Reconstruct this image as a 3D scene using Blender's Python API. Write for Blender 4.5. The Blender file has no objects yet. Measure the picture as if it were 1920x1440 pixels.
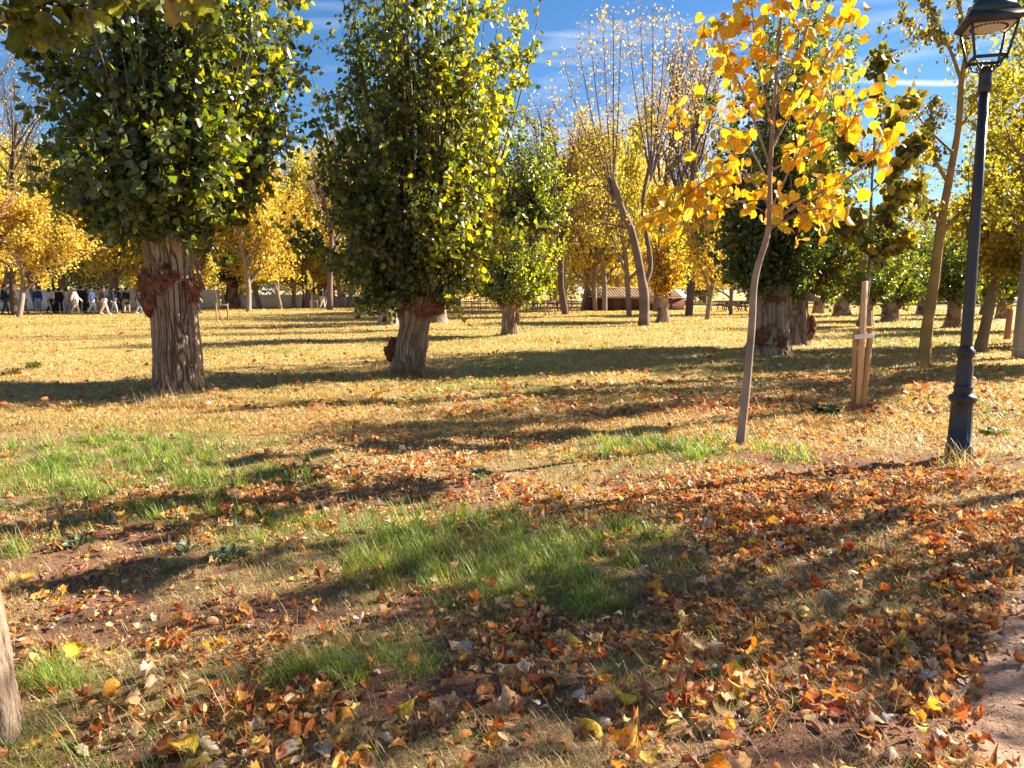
import bpy, math, numpy as np
from mathutils import Vector, Matrix
PI = math.pi
SC = bpy.context.scene
COL = SC.collection
R = np.random.default_rng(11)

# ---------------------------------------------------------------- camera model
F, W, H = 1442.0, 1920.0, 1440.0
CAMZ = 1.6
PITCH = math.atan(175.0 / F)
CP, SP = math.cos(PITCH), math.sin(PITCH)

def ray(px, py):
    u, v = (px - W / 2) / F, (H / 2 - py) / F
    return np.array([u, CP + v * SP, -SP + v * CP])

def G(px, py, z=0.0):
    r = ray(px, py); t = (z - CAMZ) / r[2]
    return np.array([r[0] * t, r[1] * t, z])

def P(px, py, Y):
    r = ray(px, py); t = Y / r[1]
    return np.array([r[0] * t, Y, CAMZ + r[2] * t])

# ---------------------------------------------------------------- noise
TAB = np.random.default_rng(5).random((256, 256))
def vnoise(x, y, px=256, seed=0):
    x = np.asarray(x, float); y = np.asarray(y, float)
    xi = np.floor(x).astype(int); yi = np.floor(y).astype(int)
    fx = x - xi; fy = y - yi
    fx = fx * fx * (3 - 2 * fx); fy = fy * fy * (3 - 2 * fy)
    def t(a, b): return TAB[(a % px + seed * 17) % 256, (b + seed * 31) % 256]
    return (t(xi, yi) * (1 - fx) + t(xi + 1, yi) * fx) * (1 - fy) + (t(xi, yi + 1) * (1 - fx) + t(xi + 1, yi + 1) * fx) * fy
def fbm(x, y, o=4, seed=0):
    s = 0; a = .5; n = 0
    for k in range(o):
        s = s + a * vnoise(x * 2 ** k + 13.7 * k, y * 2 ** k + 7.1 * k, seed=seed + k); n += a; a *= .5
    return s / n

# ---------------------------------------------------------------- mesh building
def mesh(name, V, Fs, mat, col=None, smooth=False, fcol=None):
    """V (n,3); Fs list of (m,k) index arrays; col (n,3) point colours"""
    me = bpy.data.meshes.new(name)
    V = np.ascontiguousarray(V, dtype=np.float32)
    Fs = [np.asarray(f, dtype=np.int32) for f in Fs if len(f)]
    me.vertices.add(len(V)); me.vertices.foreach_set('co', V.ravel())
    loops = np.concatenate([f.ravel() for f in Fs])
    tot = np.concatenate([np.full(len(f), f.shape[1], dtype=np.int32) for f in Fs])
    st = np.concatenate([[0], np.cumsum(tot)[:-1]]).astype(np.int32)
    me.loops.add(len(loops)); me.loops.foreach_set('vertex_index', loops)
    me.polygons.add(len(tot)); me.polygons.foreach_set('loop_start', st); me.polygons.foreach_set('loop_total', tot)
    if smooth: me.polygons.foreach_set('use_smooth', np.ones(len(tot), dtype=bool))
    me.update(calc_edges=True); me.validate()
    if col is not None:
        a = me.color_attributes.new('col', 'FLOAT_COLOR', 'POINT')
        c = np.ones((len(V), 4), dtype=np.float32); c[:, :3] = col
        a.data.foreach_set('color', c.ravel())
    if mat is not None: me.materials.append(mat)
    return me

def link(name, me, parent=None, loc=(0, 0, 0), rz=0.0):
    o = bpy.data.objects.new(name, me); COL.objects.link(o)
    o.location = loc; o.rotation_euler = (0, 0, rz)
    if parent is not None: o.parent = parent
    return o

def tag(o, label=None, cat=None, group=None, kind=None):
    if label: o['label'] = label
    if cat: o['category'] = cat
    if group: o['group'] = group
    if kind: o['kind'] = kind
    return o

def empty(name, loc=(0, 0, 0), rz=0.0):
    o = bpy.data.objects.new(name, None); COL.objects.link(o)
    o.location = loc; o.rotation_euler = (0, 0, rz); o.empty_display_size = .2
    return o

def copy_tree(o, parent=None):
    c = o.copy(); COL.objects.link(c)
    if parent is not None: c.parent = parent
    for ch in [x for x in KIDS.get(o.name, [])]:
        copy_tree(ch, c)
    return c
KIDS = {}
def part(name, me, parent, loc=(0, 0, 0), rz=0.0):
    o = link(name, me, parent, loc, rz); KIDS.setdefault(parent.name, []).append(o); return o

class MB:
    """collects pieces into one mesh"""
    def __init__(s): s.V = []; s.Fd = {}; s.C = []; s.n = 0
    def add(s, V, Fs, c=None):
        V = np.asarray(V, float)
        for f in Fs:
            f = np.asarray(f, dtype=np.int64)
            if len(f): s.Fd.setdefault(f.shape[1], []).append(f + s.n)
        s.V.append(V); s.n += len(V)
        if c is None: c = (.5, .5, .5)
        c = np.asarray(c, float)
        s.C.append(np.broadcast_to(c, (len(V), 3)) if c.ndim == 1 else c)
        return s
    def build(s, name, mat, smooth=False):
        return mesh(name, np.concatenate(s.V), [np.concatenate(v) for v in s.Fd.values()], mat, np.concatenate(s.C), smooth)
    def box(s, cx, cy, cz, sx, sy, sz, rz=0., bev=0.0, c=None, M=None):
        x, y, z = sx / 2, sy / 2, sz / 2
        b = min(bev, x * .45, y * .45, z * .45)
        if b <= 0:
            V = np.array([[i * x, j * y, k * z] for i in (-1, 1) for j in (-1, 1) for k in (-1, 1)])
            Fs = [np.array([[0, 1, 3, 2], [4, 6, 7, 5], [0, 4, 5, 1], [2, 3, 7, 6], [0, 2, 6, 4], [1, 5, 7, 3]])]
        else:
            V = []; 
            for i in (-1, 1):
                for j in (-1, 1):
                    for k in (-1, 1):
                        V += [[i * x, j * (y - b), k * (z - b)], [i * (x - b), j * y, k * (z - b)], [i * (x - b), j * (y - b), k * z]]
            V = np.array(V)
            def v(i, j, k, a): return ((i > 0) * 4 + (j > 0) * 2 + (k > 0)) * 3 + a
            q = []; t = []
            for a in range(3):
                for sg in (-1, 1):
                    o = [(-1, -1), (1, -1), (1, 1), (-1, 1)]
                    ids = []
                    for (p_, q_) in o:
                        ijk = [0, 0, 0]; ijk[a] = sg; ijk[(a + 1) % 3] = p_; ijk[(a + 2) % 3] = q_
                        ids.append(v(*ijk, a))
                    q.append(ids if sg > 0 else ids[::-1])
            for a in range(3):
                b1, b2 = (a + 1) % 3, (a + 2) % 3
                for s1 in (-1, 1):
                    for s2 in (-1, 1):
                        ids = []
                        for sa, ax in ((-1, b1), (1, b1), (1, b2), (-1, b2)):
                            ijk = [0, 0, 0]; ijk[a] = sa; ijk[b1] = s1; ijk[b2] = s2
                            ids.append(v(*ijk, ax))
                        q.append(ids if s1 * s2 < 0 else ids[::-1])
            for i in (-1, 1):
                for j in (-1, 1):
                    for k in (-1, 1):
                        ids = [v(i, j, k, 0), v(i, j, k, 1), v(i, j, k, 2)]
                        t.append(ids if i * j * k > 0 else ids[::-1])
            Fs = [np.array(q), np.array(t)]
        if M is not None: V = V @ np.asarray(M).T
        if rz: 
            ca, sa = math.cos(rz), math.sin(rz)
            V = V @ np.array([[ca, -sa, 0], [sa, ca, 0], [0, 0, 1]]).T
        return s.add(V + np.array([cx, cy, cz]), Fs, c)
    def lathe(s, prof, seg=32, c=None, loc=(0, 0, 0), mod=None, cap=True):
        th = np.arange(seg) * 2 * PI / seg
        V = []
        for (z, r) in prof:
            rr = np.full(seg, r)
            if mod is not None: rr = rr * mod(th, z)
            V.append(np.stack([np.cos(th) * rr, np.sin(th) * rr, np.full(seg, z)], 1))
        V = np.concatenate(V) + np.array(loc)
        n = len(prof); i = np.arange(seg); j = (i + 1) % seg
        q = np.concatenate([np.stack([k * seg + i, k * seg + j, (k + 1) * seg + j, (k + 1) * seg + i], 1) for k in range(n - 1)])
        Fs = [q]
        if cap: Fs += [np.array([i[::-1]]), np.array([(n - 1) * seg + i])]
        return s.add(V, Fs, c)
    def tube(s, pts, rad, sides=6, c=None, cap=False):
        pts = np.asarray(pts, float); n = len(pts)
        rad = np.broadcast_to(np.asarray(rad, float), (n,))
        T = np.gradient(pts, axis=0); T /= np.linalg.norm(T, axis=1)[:, None] + 1e-9
        up = np.array([0, 0, 1.]) if abs(T[0, 2]) < .9 else np.array([1., 0, 0])
        X = np.cross(T, up); X /= np.linalg.norm(X, axis=1)[:, None] + 1e-9
        Y = np.cross(T, X)
        th = np.arange(sides) * 2 * PI / sides
        V = pts[:, None, :] + rad[:, None, None] * (np.cos(th)[None, :, None] * X[:, None, :] + np.sin(th)[None, :, None] * Y[:, None, :])
        V = V.reshape(-1, 3)
        i = np.arange(sides); j = (i + 1) % sides
        q = np.concatenate([np.stack([k * sides + i, k * sides + j, (k + 1) * sides + j, (k + 1) * sides + i], 1) for k in range(n - 1)])
        Fs = [q]
        if cap: Fs += [np.array([i[::-1]]), np.array([(n - 1) * sides + i])]
        if c is not None and np.ndim(c) == 2: c = np.repeat(np.asarray(c), sides, axis=0)
        return s.add(V, Fs, c)

def norm(a): return a / (np.linalg.norm(a, axis=-1, keepdims=True) + 1e-9)

def scatter(tv, tfs, Pp, X, Y, Z, S):
    """template verts (k,3) or (n,k,3) placed n times"""
    n = len(Pp)
    if tv.ndim == 2: tv = np.broadcast_to(tv, (n,) + tv.shape)
    k = tv.shape[1]
    S = np.broadcast_to(np.asarray(S, float), (n,))[:, None, None]
    V = Pp[:, None, :] + S * (tv[:, :, 0:1] * X[:, None, :] + tv[:, :, 1:2] * Y[:, None, :] + tv[:, :, 2:3] * Z[:, None, :])
    off = (np.arange(n) * k)[:, None, None]
    Fs = [(f[None] + off).reshape(-1, f.shape[1]) for f in tfs]
    return V.reshape(-1, 3), Fs, k

# leaf outlines: x across, y along, z out of the blade
POP = (np.array([[0, 0, 0], [.46, .22, .10], [.30, .62, .07], [0, 1.0, -.06], [-.30, .62, .07], [-.46, .22, .10]]),
       [np.array([[0, 1, 2, 3], [0, 3, 4, 5]])])
DIA = (np.array([[0, 0, 0], [.36, .45, .08], [0, 1., 0], [-.36, .45, .08]]), [np.array([[0, 1, 2], [0, 2, 3]])])
def broad(curl=.25, fold=.2, wav=.06, lobes=0, w=.5, seed=0):
    """broad leaf with two half blades of 6 stations"""
    r = np.random.default_rng(seed)
    ys = np.array([-.06, .06, .24, .46, .68, .86, 1.0]); ws = np.array([.24, .42, w, w * .95, w * .68, w * .34, .0])
    if lobes: ws = ws * np.array([1, 1.12, .86, 1.15, .84, 1.1, 1])
    V = []
    for k, y in enumerate(ys):
        zc = -curl * (y - .4) ** 2
        V.append([0, y if k else .06, zc])
        for sd in (1, -1):
            a = ws[k] * (1 + r.uniform(-.08, .08))
            V.append([sd * a * .55, y + r.uniform(-.02, .02), zc + fold * a * .5 + r.uniform(-wav, wav)])
            V.append([sd * a, y + (-.05 if k == 0 else r.uniform(-.03, .03)), zc + fold * a * 1.3 + r.uniform(-wav, wav)])
    V = np.array(V); q = []
    for k in range(6):
        a, b = k * 5, (k + 1) * 5
        q += [[a, a + 1, b + 1, b], [a + 1, a + 2, b + 2, b + 1], [a, b, b + 3, a + 3], [a + 3, b + 3, b + 4, a + 4]]
    return V, [np.array(q)]

# ---------------------------------------------------------------- materials
def newmat(name):
    m = bpy.data.materials.new(name); m.use_nodes = True
    nt = m.node_tree; nt.nodes.clear()
    return m, nt, nt.nodes.new('ShaderNodeOutputMaterial')
def N(nt, t, **kw):
    n = nt.nodes.new(t)
    for k, v in kw.items():
        if isinstance(k, str) and hasattr(n, k): setattr(n, k, v)
    return n
def L(nt, a, b): nt.links.new(a, b)

def mat_leaf(name, trans=.45, tcol=(1.6, 1.5, .6), rough=.42, back=None, spec=.5, backmix=.75):
    m, nt, out = newmat(name)
    at = N(nt, 'ShaderNodeAttribute'); at.attribute_name = 'col'
    geo = N(nt, 'ShaderNodeNewGeometry')
    base = at.outputs['Color']
    nz = N(nt, 'ShaderNodeTexNoise'); nz.inputs['Scale'].default_value = 75; nz.inputs['Detail'].default_value = 3; L(nt, geo.outputs['Position'], nz.inputs['Vector'])
    mr = N(nt, 'ShaderNodeMapRange'); L(nt, nz.outputs['Fac'], mr.inputs[0]); mr.inputs[1].default_value = .3; mr.inputs[2].default_value = .62; mr.inputs[3].default_value = .55; mr.inputs[4].default_value = 1.2
    mul = N(nt, 'ShaderNodeVectorMath', operation='SCALE'); L(nt, base, mul.inputs[0]); L(nt, mr.outputs[0], mul.inputs['Scale'])
    c = mul.outputs[0]
    if back is not None:
        mx = N(nt, 'ShaderNodeMix', data_type='RGBA'); mx.inputs[7].default_value = (*back, 1)
        f = N(nt, 'ShaderNodeMath', operation='MULTIPLY'); L(nt, geo.outputs['Backfacing'], f.inputs[0]); f.inputs[1].default_value = backmix
        L(nt, f.outputs[0], mx.inputs[0]); L(nt, c, mx.inputs[6]); c2 = mx.outputs[2]
    else: c2 = c
    p = N(nt, 'ShaderNodeBsdfPrincipled'); L(nt, c2, p.inputs['Base Color'])
    p.inputs['Roughness'].default_value = rough; p.inputs['Specular IOR Level'].default_value = spec
    tm = N(nt, 'ShaderNodeVectorMath', operation='MULTIPLY'); L(nt, c, tm.inputs[0]); tm.inputs[1].default_value = tcol
    tr = N(nt, 'ShaderNodeBsdfTranslucent'); L(nt, tm.outputs[0], tr.inputs['Color'])
    ms = N(nt, 'ShaderNodeMixShader'); ms.inputs[0].default_value = trans
    L(nt, p.outputs[0], ms.inputs[1]); L(nt, tr.outputs[0], ms.inputs[2]); L(nt, ms.outputs[0], out.inputs['Surface'])
    return m

def mat_attr(name, rough=.8, bump=0., bscale=30., var=.25, spec=.3, stretch=(1, 1, 1), metallic=0.):
    m, nt, out = newmat(name)
    at = N(nt, 'ShaderNodeAttribute'); at.attribute_name = 'col'
    tc = N(nt, 'ShaderNodeTexCoord'); mp = N(nt, 'ShaderNodeMapping'); mp.inputs['Scale'].default_value = stretch
    L(nt, tc.outputs['Object'], mp.inputs[0])
    nz = N(nt, 'ShaderNodeTexNoise'); nz.inputs['Scale'].default_value = bscale; nz.inputs['Detail'].default_value = 5; nz.inputs['Roughness'].default_value = .65
    L(nt, mp.outputs[0], nz.inputs['Vector'])
    mr = N(nt, 'ShaderNodeMapRange'); L(nt, nz.outputs['Fac'], mr.inputs[0]); mr.inputs[1].default_value = .25; mr.inputs[2].default_value = .75
    mr.inputs[3].default_value = 1 - var; mr.inputs[4].default_value = 1 + var
    mul = N(nt, 'ShaderNodeVectorMath', operation='SCALE'); L(nt, at.outputs['Color'], mul.inputs[0]); L(nt, mr.outputs[0], mul.inputs['Scale'])
    p = N(nt, 'ShaderNodeBsdfPrincipled'); L(nt, mul.outputs[0], p.inputs['Base Color'])
    p.inputs['Roughness'].default_value = rough; p.inputs['Specular IOR Level'].default_value = spec; p.inputs['Metallic'].default_value = metallic
    if bump:
        b = N(nt, 'ShaderNodeBump'); b.inputs['Strength'].default_value = 1; b.inputs['Distance'].default_value = bump
        L(nt, nz.outputs['Fac'], b.inputs['Height']); L(nt, b.outputs[0], p.inputs['Normal'])
    L(nt, p.outputs[0], out.inputs['Surface'])
    return m

M_POP = mat_leaf('poplar_leaf', .46, (3.6, 3.2, .45), .27, back=(.20, .22, .15), spec=.75, backmix=.45)
M_GOLD = mat_leaf('golden_leaf', .5, (1.15, 1.0, .5), .5, spec=.35)
M_YEL = mat_leaf('yellow_leaf', .48, (1.05, .9, .3), .38, spec=.5)
M_DRY = mat_leaf('dry_leaf', .30, (1.3, .9, .45), .6, back=(.52, .38, .22), spec=.22, backmix=.3)
M_GRASS = mat_leaf('grass_blade', .38, (1.5, 1.4, .6), .45, spec=.4)
M_BARK = mat_attr('bark', .95, .02, 34, .4, .1, (1, 1, .3))
M_TWIG = mat_attr('twig_bark', .8, .002, 60, .25, .2)
M_BURL = mat_attr('burl_bark', .9, .012, 45, .5, .15)
M_WOOD = mat_attr('sawn_wood', .6, .0012, 28, .22, .3, (3, 3, .25))
M_METAL = mat_attr('painted_metal', .38, .0006, 90, .1, .5)
M_CLOTH = mat_attr('cloth', .85, .003, 60, .15, .2)
M_SKIN = mat_attr('skin', .55, 0, 30, .05, .3)
M_WALL = mat_attr('render_wall', .85, .004, 3, .12, .2)
M_TILE = mat_attr('roof_tile', .8, .01, 9, .3, .2)
M_PLAST = mat_attr('lamp_plate', .5, .002, 40, .12, .4)
M_CAR = mat_attr('car_paint', .3, 0, 5, .03, .5)

# ---------------------------------------------------------------- ground
def patch(px, py, rx, ry, w=1.0):
    c = G(px, py); a = G(px, py - ry); b = G(px, py + ry)
    return (c[0], (a[1] + b[1]) / 2, rx * c[1] / F, (a[1] - b[1]) / 2, w)
GREEN = [patch(150, 865, 260, 55, 1.2), patch(370, 920, 190, 50, 1.4), patch(940, 1030, 290, 75, 1.5), patch(1120, 1090, 150, 65, 1.3),
         patch(620, 1240, 260, 60, .85), patch(60, 1290, 110, 100, .95), patch(1250, 850, 260, 28, 1.0), patch(740, 1010, 200, 50, .8),
         patch(30, 1040, 70, 28, .9), patch(880, 735, 240, 28, .55), patch(1470, 860, 70, 20, .8), patch(1850, 760, 80, 20, .45),
         patch(1330, 700, 200, 20, .4), patch(1700, 640, 200, 12, .45), patch(450, 745, 60, 14, .5),
         patch(1480, 1180, 120, 60, .4), patch(1800, 1350, 90, 50, .5), patch(560, 970, 120, 40, .8), patch(1420, 1330, 90, 60, .45)]
BARE = [patch(900, 1300, 300, 55, 1.1), patch(250, 1400, 200, 50, .9), patch(560, 1140, 420, 40, .8), patch(1650, 880, 240, 30, .8),
        patch(1450, 940, 170, 22, .7), patch(1500, 720, 90, 8, .9), patch(1500, 1360, 180, 60, .7), patch(640, 930, 110, 14, .8),
        patch(1700, 1380, 160, 70, .7), patch(900, 955, 220, 12, .6), patch(1360, 1190, 120, 30, .6)]
LITTER = [patch(1600, 1080, 420, 170, .95), patch(1050, 1190, 260, 50, 1.3), patch(650, 1340, 240, 90, 1.3), patch(1700, 930, 300, 60, 1.0),
          patch(1200, 790, 420, 70, .9), patch(700, 870, 300, 90, .6), patch(330, 960, 260, 50, .8), patch(1500, 980, 300, 60, .9),
          patch(1700, 740, 260, 50, .8), patch(950, 900, 300, 50, .6), patch(1750, 1250, 260, 120, .8), patch(1300, 1260, 200, 60, .5)]
def field(ps, x, y):
    s = 0
    for (cx, cy, rx, ry, w) in ps:
        s = s + w * np.exp(-(((x - cx) / rx) ** 2 + ((y - cy) / ry) ** 2) ** .9)
    return s
def green_at(x, y):
    n = fbm(x * 1.7 + 3, y * 1.7, 3, 2)
    n2 = fbm(x * 5.5 + 3, y * 5.5, 2, 21)
    g = 1.25 * field(GREEN, x, y) * np.clip(-.50 + 1.7 * n + 1.9 * (n2 - .3), 0, 1.5) + np.clip((fbm(x * .5, y * .35, 3, 9) - .52) * 3.0, 0, .5) * np.clip((y - 10) / 8, 0, 1)
    g = g + np.clip((fbm(x * 1.3 + 50, y * 1.3, 3, 31) - .50) * 2.6, 0, .5) * np.clip((fbm(x * 7, y * 7, 2, 33) - .35) * 3, 0, 1)
    return np.clip(g, 0, 1.3)
def bare_at(x, y):
    n = fbm(x * 2.3 + 31, y * 2.3 + 5, 3, 4)
    g = field(BARE, x, y) * (.3 + 1.3 * n) + np.clip((n - .56) * 4, 0, .8) * np.clip((9 - y) / 4, 0.1, 1)
    return np.clip(g, 0, 1)
PE = np.array([G(1838, 1438)[:2], G(1800, 1330)[:2], G(1862, 1180)[:2], G(1935, 1030)[:2], G(2050, 940)[:2], G(2300, 840)[:2]])
def path_edge(y): return np.interp(y, np.concatenate([[0.5], PE[:, 1], [60]]), np.concatenate([[PE[0, 0] - .1], PE[:, 0], [22 + 14]]))
def litter_at(x, y):
    n = fbm(x * 2.1 + 77, y * 2.1 + 9, 3, 6)
    g = .22 * np.clip(1.2 - y / 30, .12, 1) + field(LITTER, x, y)
    g = g * (.10 + 2.6 * np.clip(n - .36, 0, 1) + .9 * np.clip(fbm(x * 7, y * 7, 2, 40) - .5, 0, 1)) * (1 - .55 * np.clip(green_at(x, y), 0, 1))
    return np.where(x > path_edge(y) + .04, g * .1, g)
def gz(x, y):
    d = np.sqrt(x * x + y * y)
    a = np.exp(-np.maximum(d - 12, 0) / 14)
    z = (fbm(x * .55, y * .55, 3, 1) - .5) * .16 * a + (fbm(x * 2.6, y * 2.6, 3, 3) - .5) * .055 * a
    for (tx, ty, tr) in MOUNDS:
        z = z + .10 * np.exp(-(((x - tx) ** 2 + (y - ty) ** 2) / (tr * tr * 3.2)))
    return z
MOUNDS = []
for (px, py, r) in [(338, 738, .36), (762, 700, .32), (955, 630, .3), (1440, 668, .45), (1492, 650, .38)]:
    g = G(px, py); MOUNDS.append((g[0], g[1], r))

def warp_axis(n, near, far):
    t = np.linspace(-1, 1, n); k = math.asinh(far / near)
    return near * np.sinh(t * k)
xs = warp_axis(521, 1.6, 420); ysn = warp_axis(621, 1.6, 420) 
ysn = ysn + 3.0
gx, gy = np.meshgrid(xs, ysn); gxf, gyf = gx.ravel(), gy.ravel()
zz = gz(gxf, gyf)
def ground_col(x, y):
    far = np.clip((y - 6) / 12, 0, 1)[:, None]
    n = fbm(x * 3, y * 3, 4, 8)[:, None]
    soil = np.array([.19, .095, .06]) * (.7 + .6 * n)
    thatch = np.array([.30, .205, .105]) * (.7 + .6 * n)
    straw = np.array([.44, .31, .13]) * (.8 + .4 * n)
    c = thatch * (1 - far) + straw * far
    g = np.clip(green_at(x, y), 0, 1)[:, None]
    c = c * (1 - .6 * g) + np.array([.14, .17, .035]) * .6 * g
    b = np.clip(bare_at(x, y) * 1.2 + .25 * (1 - far[:, 0]), 0, 1)[:, None]
    c = c * (1 - b) + soil * b
    return c
V = np.stack([gxf, gyf, zz], 1)
nx, ny = len(xs), len(ysn)
ii, jj = np.meshgrid(np.arange(nx - 1), np.arange(ny - 1)); a = (jj * nx + ii).ravel()
def mat_ground():
    m, nt, out = newmat('ground_soil')
    at = N(nt, 'ShaderNodeAttribute'); at.attribute_name = 'col'
    tc = N(nt, 'ShaderNodeTexCoord')
    n1 = N(nt, 'ShaderNodeTexNoise'); n1.inputs['Scale'].default_value = 38; n1.inputs['Detail'].default_value = 6; n1.inputs['Roughness'].default_value = .7
    n2 = N(nt, 'ShaderNodeTexVoronoi'); n2.inputs['Scale'].default_value = 70
    L(nt, tc.outputs['Object'], n1.inputs['Vector']); L(nt, tc.outputs['Object'], n2.inputs['Vector'])
    mr = N(nt, 'ShaderNodeMapRange'); L(nt, n1.outputs['Fac'], mr.inputs[0]); mr.inputs[1].default_value = .25; mr.inputs[2].default_value = .75; mr.inputs[3].default_value = .5; mr.inputs[4].default_value = 1.5
    mul = N(nt, 'ShaderNodeVectorMath', operation='SCALE'); L(nt, at.outputs['Color'], mul.inputs[0]); L(nt, mr.outputs[0], mul.inputs['Scale'])
    p = N(nt, 'ShaderNodeBsdfPrincipled'); L(nt, mul.outputs[0], p.inputs['Base Color']); p.inputs['Roughness'].default_value = .95; p.inputs['Specular IOR Level'].default_value = .1
    ad = N(nt, 'ShaderNodeMath', operation='MULTIPLY_ADD'); L(nt, n2.outputs['Distance'], ad.inputs[0]); ad.inputs[1].default_value = -.25; L(nt, n1.outputs['Fac'], ad.inputs[2])
    b = N(nt, 'ShaderNodeBump'); b.inputs['Distance'].default_value = .016; b.inputs['Strength'].default_value = 1
    L(nt, ad.outputs[0], b.inputs['Height']); L(nt, b.outputs[0], p.inputs['Normal']); L(nt, p.outputs[0], out.inputs['Surface'])
    return m
M_GROUND = mat_ground()
tag(link('ground', mesh('ground', V, [np.stack([a, a + 1, a + nx + 1, a + nx], 1)], M_GROUND, ground_col(gxf, gyf), True)), kind='structure')

# gravel path at the lower right and the far footpath with the walkers
def strip(name, edge0, edge1, ys_, col, dz=.012, nxs=40):
    Y = np.asarray(ys_); x0 = edge0(Y); x1 = edge1(Y)
    t = np.linspace(0, 1, nxs)[None, :] ** 1.5
    X = x0[:, None] + (x1 - x0)[:, None] * t; YY = np.repeat(Y[:, None], nxs, 1)
    n = fbm(X.ravel() * 9, YY.ravel() * 9, 3, 12)
    Z = gz(X.ravel(), YY.ravel()) + dz * np.clip(t * 8, -0.2, 1).repeat(len(Y), 0).ravel() + (n - .5) * .01
    V = np.stack([X.ravel(), YY.ravel(), Z], 1)
    ii, jj = np.meshgrid(np.arange(nxs - 1), np.arange(len(Y) - 1)); a = (jj * nxs + ii).ravel()
    c = np.asarray(col)[None] * (.8 + .4 * n[:, None])
    return tag(link(name, mesh(name, V, [np.stack([a, a + 1, a + nxs + 1, a + nxs], 1)], M_GROUND, c, True)), kind='structure')
strip('gravel_path', lambda y: path_edge(y) + .07 * (vnoise(y * 5, y * 0) - .5) + .03 * (vnoise(y * 19, y * 0, seed=3) - .5), lambda y: path_edge(y) + 3.0, np.linspace(1.2, 14, 260), (.42, .26, .17))
def band(name, pts, w, col, z=.012):
    pts = np.asarray(pts, float); n = len(pts); V = []
    for k, p in enumerate(pts):
        V += [[p[0], p[1] - w[k] / 2, z], [p[0], p[1] + w[k] / 2, z]]
    q = [[2 * k, 2 * k + 2, 2 * k + 3, 2 * k + 1] for k in range(n - 1)]
    return tag(link(name, mesh(name, np.array(V), [np.array(q)], M_GROUND, np.broadcast_to(np.array(col), (len(V), 3)))), kind='structure')
band('footpath', [(-70, 52), (-40, 52.5), (-28, 55), (-15, 58), (-4, 62), (8, 66)], [5, 5, 4.5, 4.5, 4, 4], (.52, .37, .25))

# ---------------------------------------------------------------- grass
def logsample(n, d0, d1, side=.8):
    d = np.exp(R.uniform(math.log(d0), math.log(d1), n))
    return R.uniform(-side, side, n) * d, d
def blades(name, x, y, length, width, col, flat, segs=3, lean=None):
    """curved tapered blades as one mesh"""
    n = len(x)
    z = gz(x, y) - .003
    az = R.uniform(0, 2 * PI, n); dirh = np.stack([np.cos(az), np.sin(az), np.zeros(n)], 1)
    side = np.stack([-np.sin(az), np.cos(az), np.zeros(n)], 1)
    tilt0 = flat * (.3 + .7 * R.random(n)); bend = R.uniform(.2, 1.1, n) * (1.1 - .5 * flat)
    P0 = np.stack([x, y, z], 1); V = np.zeros((n, 2 * segs + 1, 3)); p = P0.copy()
    ang = tilt0 * 1.45
    for k in range(segs + 1):
        w = width * (1 - (k / segs) ** 1.6) * .5
        if k < segs:
            V[:, 2 * k] = p - side * w[:, None]; V[:, 2 * k + 1] = p + side * w[:, None]
        else: V[:, 2 * k] = p
        ang = np.minimum(ang + bend / segs, 1.75)
        p = p + (dirh * np.sin(ang)[:, None] + np.array([0, 0, 1.]) * np.cos(ang)[:, None]) * (length / segs)[:, None]
    V[:, 2:, 2] = np.maximum(V[:, 2:, 2], z[:, None] + .004)
    kk = 2 * segs + 1; off = (np.arange(n) * kk)[:, None]
    qs = [np.array([[2 * k, 2 * k + 1, 2 * k + 3, 2 * k + 2]]) + off for k in range(segs - 1)]
    tri = np.array([[2 * segs - 2, 2 * segs - 1, 2 * segs]]) + off
    C = np.repeat(col, kk, axis=0)
    return mesh(name, V.reshape(-1, 3), qs + [tri], M_GRASS, C)
def pal(cols, n, w=None, var=.18):
    cols = np.array(cols); i = R.choice(len(cols), n, p=None if w is None else np.array(w) / sum(w))
    return cols[i] * (1 + R.normal(0, var, (n, 1))).clip(.4, 1.7) * (1 + R.normal(0, .05, (n, 3)))
DRYC = [(.64, .48, .23), (.52, .37, .17), (.74, .59, .33), (.34, .22, .10), (.40, .36, .10), (.22, .13, .07)]
GRC = [(.13, .26, .03), (.19, .31, .035), (.26, .36, .05), (.09, .17, .03), (.34, .38, .07)]
off_path = lambda x, y: (x < path_edge(y) + .02)
# dry sward, near
x, y = logsample(620000, 1.9, 9.5)
dens = np.clip(.55 - .6 * bare_at(x, y), .05, 1) * (.35 + fbm(x * 4, y * 4, 3, 14)) * np.clip(y / 4.0, .5, 1) 
k = (R.random(len(x)) < dens * .8) & off_path(x, y); x, y = x[k], y[k]
n = len(x); g = green_at(x, y)
c = pal(DRYC, n); isg = R.random(n) < np.clip(g * .5 + .04, 0, 1); c[isg] = pal(GRC, isg.sum())
tag(link('short_dry_grass', blades('short_dry_grass', x, y, R.uniform(.02, .085, n), np.maximum(.0019, .0007 * y) * R.uniform(.7, 1.4, n), c, np.where(R.random(n) < .55, 1.0, .4), 2)), label='short straw coloured dry grass over the near soil', cat='grass', kind='stuff')
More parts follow.
